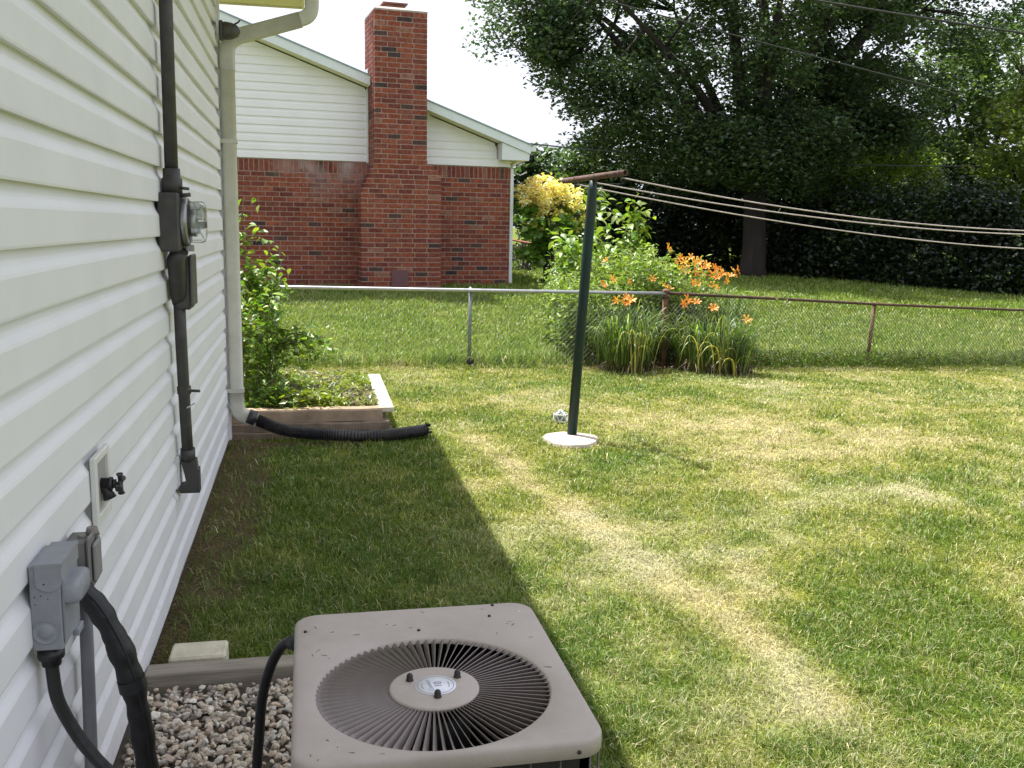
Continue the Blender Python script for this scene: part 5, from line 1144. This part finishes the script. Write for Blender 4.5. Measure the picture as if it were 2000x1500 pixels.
def lily_flower(ci):
    v = []; f = []; c = []
    ORG = [(.84, .34, .03), (.80, .27, .025), (.87, .43, .07)][ci]
    for k in range(6):
        an = 6.283 * k / 6 + (.1 if k % 2 else 0); ca, sa = math.cos(an), math.sin(an); ww = .020 if k % 2 else .027; n0 = len(v)
        for i in range(6):
            t_ = i / 5; r_ = .006 + .068 * math.sin(t_ * 1.45); z_ = .062 * t_ - .045 * t_ ** 3.0; w2 = ww * math.sin(math.pi * (t_ * .88 + .08)) * .5 + .001
            for q in (-1, 0, 1): v.append((ca * r_ - sa * w2 * q, sa * r_ + ca * w2 * q, z_ + (.004 if q else 0))); c.append(np.array(ORG) * (1.25 if t_ < .35 and q == 0 else 1))
        for i in range(5): f += [(n0 + 3 * i, n0 + 3 * i + 3, n0 + 3 * i + 4, n0 + 3 * i + 1), (n0 + 3 * i + 1, n0 + 3 * i + 4, n0 + 3 * i + 5, n0 + 3 * i + 2)]
    me = np_mesh('flower', np.array(v), np.array(f), np.array(c), True); me.materials.append(leaf_mat('petals', .35, .04)); return me
FM = [lily_flower(i) for i in range(3)]
FA = [(4.45, 11.14, 1.28), (4.66, 11.46, 1.2), (4.45, 11.14, 1.13), (4.55, 11.14, 1.1), (4.67, 11.22, 1.19), (4.73, 11.22, 1.23), (4.87, 11.46, 1.13), (4.65, 11.14, 1.1), (4.78, 11.14, 1.19), (4.82, 11.14, 1.11), (4.89, 11.14, 1.15), (4.91, 11.22, 1.06), (5.08, 11.46, 1.02), (5.01, 11.22, 1.13), (4.76, 11.14, 1.07), (4.58, 11.14, 1.28), (5.15, 11.46, 1.07), (5.28, 11.46, 1.12), (5.24, 11.3, 1.06), (5.15, 11.22, 1.05), (5.06, 11.14, 1.01), (4.5, 10.84, 0.99), (4.66, 11.08, 0.96), (4.89, 11.16, 0.93), (4.8, 10.84, 0.93), (5.09, 11.16, 0.99), (4.52, 11.2, 1.22), (4.6, 11.3, 1.15), (4.70, 11.2, 1.13), (4.84, 11.2, 1.17), (4.96, 11.2, 1.09), (4.50, 11.2, 1.17), (4.62, 11.1, 1.22), (4.76, 11.3, 1.22), (4.86, 11.1, 1.09), (4.98, 11.3, 1.14), (4.41, 11.2, 1.22), (5.22, 11.2, 1.13)]
FB = [(4.16, 10.84, 1.39), (3.41, 10.84, 1.24), (3.52, 10.92, 1.02), (3.72, 10.92, 0.99), (3.4, 10.92, 0.95), (3.99, 10.84, 1.03), (4.06, 11.0, 0.87), (4.15, 10.84, 0.94), (4.22, 10.84, 0.91)]
FC = [(3.38, 10.3, 0.82), (3.43, 10.22, 0.79), (3.49, 10.22, 0.8), (3.53, 10.46, 0.84), (3.52, 10.22, 0.83), (3.46, 10.25, .85)]
FD = [(4.18, 10.22, 0.83), (4.4, 10.46, 0.78), (4.47, 10.14, 0.74), (4.88, 10.14, 0.61), (4.17, 10.3, 0.78)]
def lily(name, label, cx, cy, rx, ry, nleaf, hgt, flowers, dry_n, wide=.014):
    t_ = thing(name, label, 'daylily', (cx, cy, gzf(cx, cy)), group='clumps of orange daylilies at the fence')
    V = []; F = []; C = []; n0 = 0
    def addb(v, f, col):
        nonlocal n0
        V.append(np.array(v)); F.append(np.array(f) + n0); C.append(np.tile(col, (len(v), 1))); n0 += len(v)
    for k in range(nleaf):
        an = random.uniform(0, 6.283); q = random.random() ** .5; bx = cx + math.cos(an) * rx * q; by = cy + math.sin(an) * ry * q; g_ = gzf(bx, by)
        a2 = an + random.uniform(-.9, .9); l_ = hgt * random.uniform(.6, 1.1); out = l_ * random.uniform(.15, .62); hh = l_ * random.uniform(.65, .95)
        v, f = blade([(bx, by, g_), (bx + math.cos(a2) * out * .3, by + math.sin(a2) * out * .3, g_ + hh * .72), (bx + math.cos(a2) * out * .7, by + math.sin(a2) * out * .7, g_ + hh), (bx + math.cos(a2) * out, by + math.sin(a2) * out, g_ + hh * random.uniform(.5, .95))], random.uniform(.7, 1.2) * wide, 9)
        addb(v, f, varcol((.068, .120, .022), 1, .45, (.17, .22, .05), .3)[0])
    for k in range(nleaf // 4):    # dead thatch at the base
        an = random.uniform(0, 6.283); q = random.random() ** .5; bx = cx + math.cos(an) * rx * q * 1.05; by = cy - abs(math.sin(an)) * ry * q * 1.1; g_ = gzf(bx, by); a2 = random.uniform(0, 6.283); l_ = random.uniform(.12, .3)
        v, f = blade([(bx, by, g_), (bx + math.cos(a2) * l_ * .4, by + math.sin(a2) * l_ * .4, g_ + l_ * .5), (bx + math.cos(a2) * l_, by + math.sin(a2) * l_, g_ + .02)], .012, 6); addb(v, f, varcol((.13, .085, .045), 1, .35)[0])
    for (fx, fy, fz) in flowers:
        bx = cx + random.uniform(-.7, .7) * rx if abs(fx - cx) < rx * 1.6 else fx + random.uniform(-.08, .08); by = min(fy + random.uniform(0, .2), cy + ry * 1.2) if abs(fy - cy) < 1 else fy; g_ = gzf(bx, by)
        bx = fx + (bx - fx) * .35
        v, f = blade([(bx, by, g_), (bx * .5 + fx * .5, by * .5 + fy * .5, (g_ + fz) * .55), (fx, fy, fz)], .009, 6); addb(v, f, (.09, .14, .035))
    me = np_mesh('leaves', np.concatenate(V), np.concatenate(F), np.concatenate(C)); o_ = link('leaves', me, LEAF, t_); o_['kind'] = 'stuff'
    for k in range(dry_n):      # big yellowing arched leaves, one object each
        an = random.uniform(3.6, 5.9); bx = cx + random.uniform(-.8, .8) * rx; by = cy - ry * random.uniform(.9, 1.35); g_ = gzf(bx, by); l_ = random.uniform(.18, .56); out = random.uniform(.06, .36) * random.choice((-1, 1))
        v, f = blade([(bx, by, g_), (bx + out * .25, by - .06, g_ + l_ * .8), (bx + out * .7, by - .11, g_ + l_ * random.uniform(.9, 1.02)), (bx + out * 1.05, by - .14, g_ + l_ * random.uniform(.3, .65))], .022, 12)
        me = np_mesh('yellowing_leaf', np.array(v), np.array(f), np.tile(varcol((.36, .33, .09), 1, .2, (.26, .18, .09), .3)[0], (len(v), 1))); link('yellowing_leaf', me, LEAF, t_)
    for (fx, fy, fz) in flowers:
        d = Vector((random.uniform(-.8, .8), random.uniform(-1.1, -.1), random.uniform(.1, .9))).normalized()
        inst('flower', random.choice(FM), Matrix.Translation((fx, fy, fz - .02)) @ d.to_track_quat('Z', 'Y').to_matrix().to_4x4() @ Matrix.Scale(random.uniform(.6, .95), 4), t_)
    return t_
lily('daylily_clump', 'daylily clump left of the rusty corner post with low orange flowers', 3.55, 10.45, .30, .30, 520, .74, FC, 6)
lily('daylily_clump', 'daylily clump right of the rusty corner post with arching yellowed leaves', 4.60, 10.38, .44, .30, 760, .70, FD, 13)
lily('daylily_clump', 'dense bank of orange daylily flowers on tall stalks behind the rusty rail', 4.85, 11.35, .50, .30, 420, .95, FA, 0)
lily('daylily_clump', 'scattered orange daylilies among the tall weeds behind the silver rail', 3.75, 11.0, .45, .22, 260, .85, FB, 0)

# ------------------------------------------------------------------ overhead wires
WB = mat('wire_black', (.015, .015, .017), rough=.5); WG = mat('wire_grey', (.10, .11, .12), rough=.5)
for (pts, r_, m_, lb) in ((((1.2, 13, 5.13), (5.08, 13, 4.395), (9.5, 13.0, 3.62)), .009, WB, 'black overhead cable crossing the upper left of the big tree crown'),
                          (((5.0, 13, 4.98), (8.691, 13, 4.662), (13.5, 13, 4.36)), .016, WB, 'thick black overhead cable at the top right corner'),
                          (((2.0, 26, 4.08), (12.0, 26, 3.56), (22.5, 26, 3.72)), .020, WG, 'thin grey overhead wire crossing below the big tree crown'),
                          (((3.5, 22, 2.50), (5.4, 22, 2.55), (7.3, 22, 2.62)), .010, WB, 'thin dark wire beside the brick house gutter')):
    mb = MB(); mb.tube(quad3(*pts, n=24), r_, 6); tag(mb.build('overhead_wire', m_), lb, 'wire', 'overhead wires')

# ------------------------------------------------------------------ grass blades
def grass(name, n, r0, r1, a0, a1, hmin, hmax, wmin, wk, label, cond, lay=.5, zone='near'):
    u = RNG.random(n); r_ = r0 * (r1 / r0) ** u; an = R(a0) + RNG.random(n) * R(a1 - a0); x = r_ * np.sin(an); y = r_ * np.cos(an)
    k = cond(x, y); x, y, r_ = x[k], y[k], r_[k]
    # thin the blades where the soil is bare
    k = RNG.random(len(x)) > bare(x, y) * .93; x, y, r_ = x[k], y[k], r_[k]
    clump = fbm(x * 9, y * 9, 61, 2); k = RNG.random(len(x)) < .35 + 1.1 * clump; x, y, r_ = x[k], y[k], r_[k]; clump = clump[k]
    n = len(x); dr = dryness_and_shade(x, y); pr = RNG.random(n); dd = np.clip(dr + (pr - .5) * .95, 0, 1)
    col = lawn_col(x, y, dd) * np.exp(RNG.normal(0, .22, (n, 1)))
    tuft = fbm(x * 16, y * 16, 91, 2); col *= (.72 + .56 * tuft)[:, None]
    hgt = RNG.uniform(hmin, hmax, n) * (.6 + .8 * clump) * (1.15 - .3 * dr)
    lie = RNG.random(n) < (.05 if zone == 'near' else .02)
    col[lie] = STRAW * np.exp(RNG.normal(-.15, .25, (lie.sum(), 1)))
    hgt = np.where(lie, hgt * 1.5, hgt)
    if zone == 'far': hgt = hgt * (1 + 1.1 * np.exp(-((y - (10.95 + .27 * np.clip(x - 4.1, 0, 9))) / .25) ** 2))
    z = gz(x, y); az = RNG.random(n) * 6.283; lean = np.clip(RNG.normal(lay + .35 * dr, .3, n), .05, 1.6); ln = hgt; lean = np.where(lie, RNG.uniform(.9, 1.5, n), lean)
    dx, dy = np.cos(az), np.sin(az); wv = np.maximum(wmin, wk * r_) * RNG.uniform(.6, 1.3, n)
    px, py = -np.sin(az + RNG.normal(0, .5, n)) * wv / 2, np.cos(az + RNG.normal(0, .5, n)) * wv / 2
    m1 = ln * .5 * np.sin(lean * .6), ln * .5 * np.cos(lean * .6); m2_ = m1[0] + ln * .55 * np.sin(np.minimum(lean * 1.35, 1.9)), m1[1] + ln * .55 * np.cos(np.minimum(lean * 1.35, 1.9))
    B0 = np.stack([x - px, y - py, z - .004], 1); B1 = np.stack([x + px, y + py, z - .004], 1)
    M0 = np.stack([x - px * .8 + dx * m1[0], y - py * .8 + dy * m1[0], z + m1[1]], 1); M1 = np.stack([x + px * .8 + dx * m1[0], y + py * .8 + dy * m1[0], z + m1[1]], 1)
    T = np.stack([x + dx * m2_[0], y + dy * m2_[0], z + np.maximum(m2_[1], .003)], 1)
    V = np.stack([B0, B1, M0, M1, T], 1).reshape(-1, 3); i5 = np.arange(n) * 5
    F4 = np.stack([i5, i5 + 1, i5 + 3, i5 + 2], 1); F3 = np.stack([i5 + 2, i5 + 3, i5 + 4], 1)
    C = np.repeat(col, 5, 0); C = C.reshape(n, 5, 3); C[:, 4] *= 1.15; C = C.reshape(-1, 3)
    o_ = link(name, np_mesh(name, V, [F4, F3], C), LEAFG, None); tag(o_, label, 'grass', kind='stuff'); return n
def cond_near(x, y):
    fence = fence_y(x)
    ok = (y < fence) & (x > WX + .03)
    ok &= ~((x < .63) & (y < 3.33)); ok &= ~((x < .60) & (y > 7.20) & (y < 9.0)); ok &= ~((x < -.29) & (y < 3.48))
    ok &= ((x - 1.925) / .20) ** 2 + ((y - 6.86) / .21) ** 2 > 1
    ok &= ~((x > -.42) & (x < .87) & (np.abs(y - 7.03) < .045))
    return ok
def cond_far(x, y):
    fence = fence_y(x)
    hy = 17.0 + (x - 2.283) * .105
    ok = (y >= fence) & ~((x < 3.62) & (y > hy - .0)) & ~((x > .75) & (x < 2.2) & (y > hy - .58))
    tl = np.where(x > 13.2, 27.4 - (x - 13.2) * 1.69, 28.6); return ok & (y < tl + .4)
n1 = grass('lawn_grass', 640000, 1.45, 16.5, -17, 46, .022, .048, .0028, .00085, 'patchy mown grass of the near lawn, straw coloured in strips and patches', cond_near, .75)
def cond_tuft(x, y): return cond_near(x, y) & (fbm(x * 2.6, y * 2.6, 131, 3) > .60) & (fbm(x * 11, y * 11, 57, 2) > .50)
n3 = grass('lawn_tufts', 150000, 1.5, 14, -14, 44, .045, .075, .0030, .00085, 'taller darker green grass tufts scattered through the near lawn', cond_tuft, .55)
n2 = grass('far_lawn_grass', 230000, 10.2, 30, -6, 44, .045, .095, .006, .0010, "longer greener grass of the neighbour's lawn beyond the fence", cond_far, .45, 'far')
# taller weeds along the foot of the rusty fence and at the planter
n = 5200; xx = RNG.uniform(4.9, 11.5, n); yy = 10.6 + (xx - 4.08) * .296 + RNG.normal(0, .10, n)
P_ = leafcloud(np.stack([xx, yy, gz(xx, yy) + .03 + RNG.random(n) ** 1.5 * .16], 1), RNG.uniform(.05, .11, n), varcol((.12, .19, .022), n, .3, (.16, .13, .06), .10), -.2, .16, .1)
tag(join_clouds('fence_foot_grass', [P_], LEAFG), 'uncut grass tufts along the foot of the rusty fence', 'grass', kind='stuff')
print('blades', n1, n2, 'objects', len(bpy.data.objects), 'tris', sum(len(m.loop_triangles) or sum(p.loop_total - 2 for p in m.polygons) if len(m.polygons) < 2000 else len(m.polygons) * 2 for m in bpy.data.meshes))
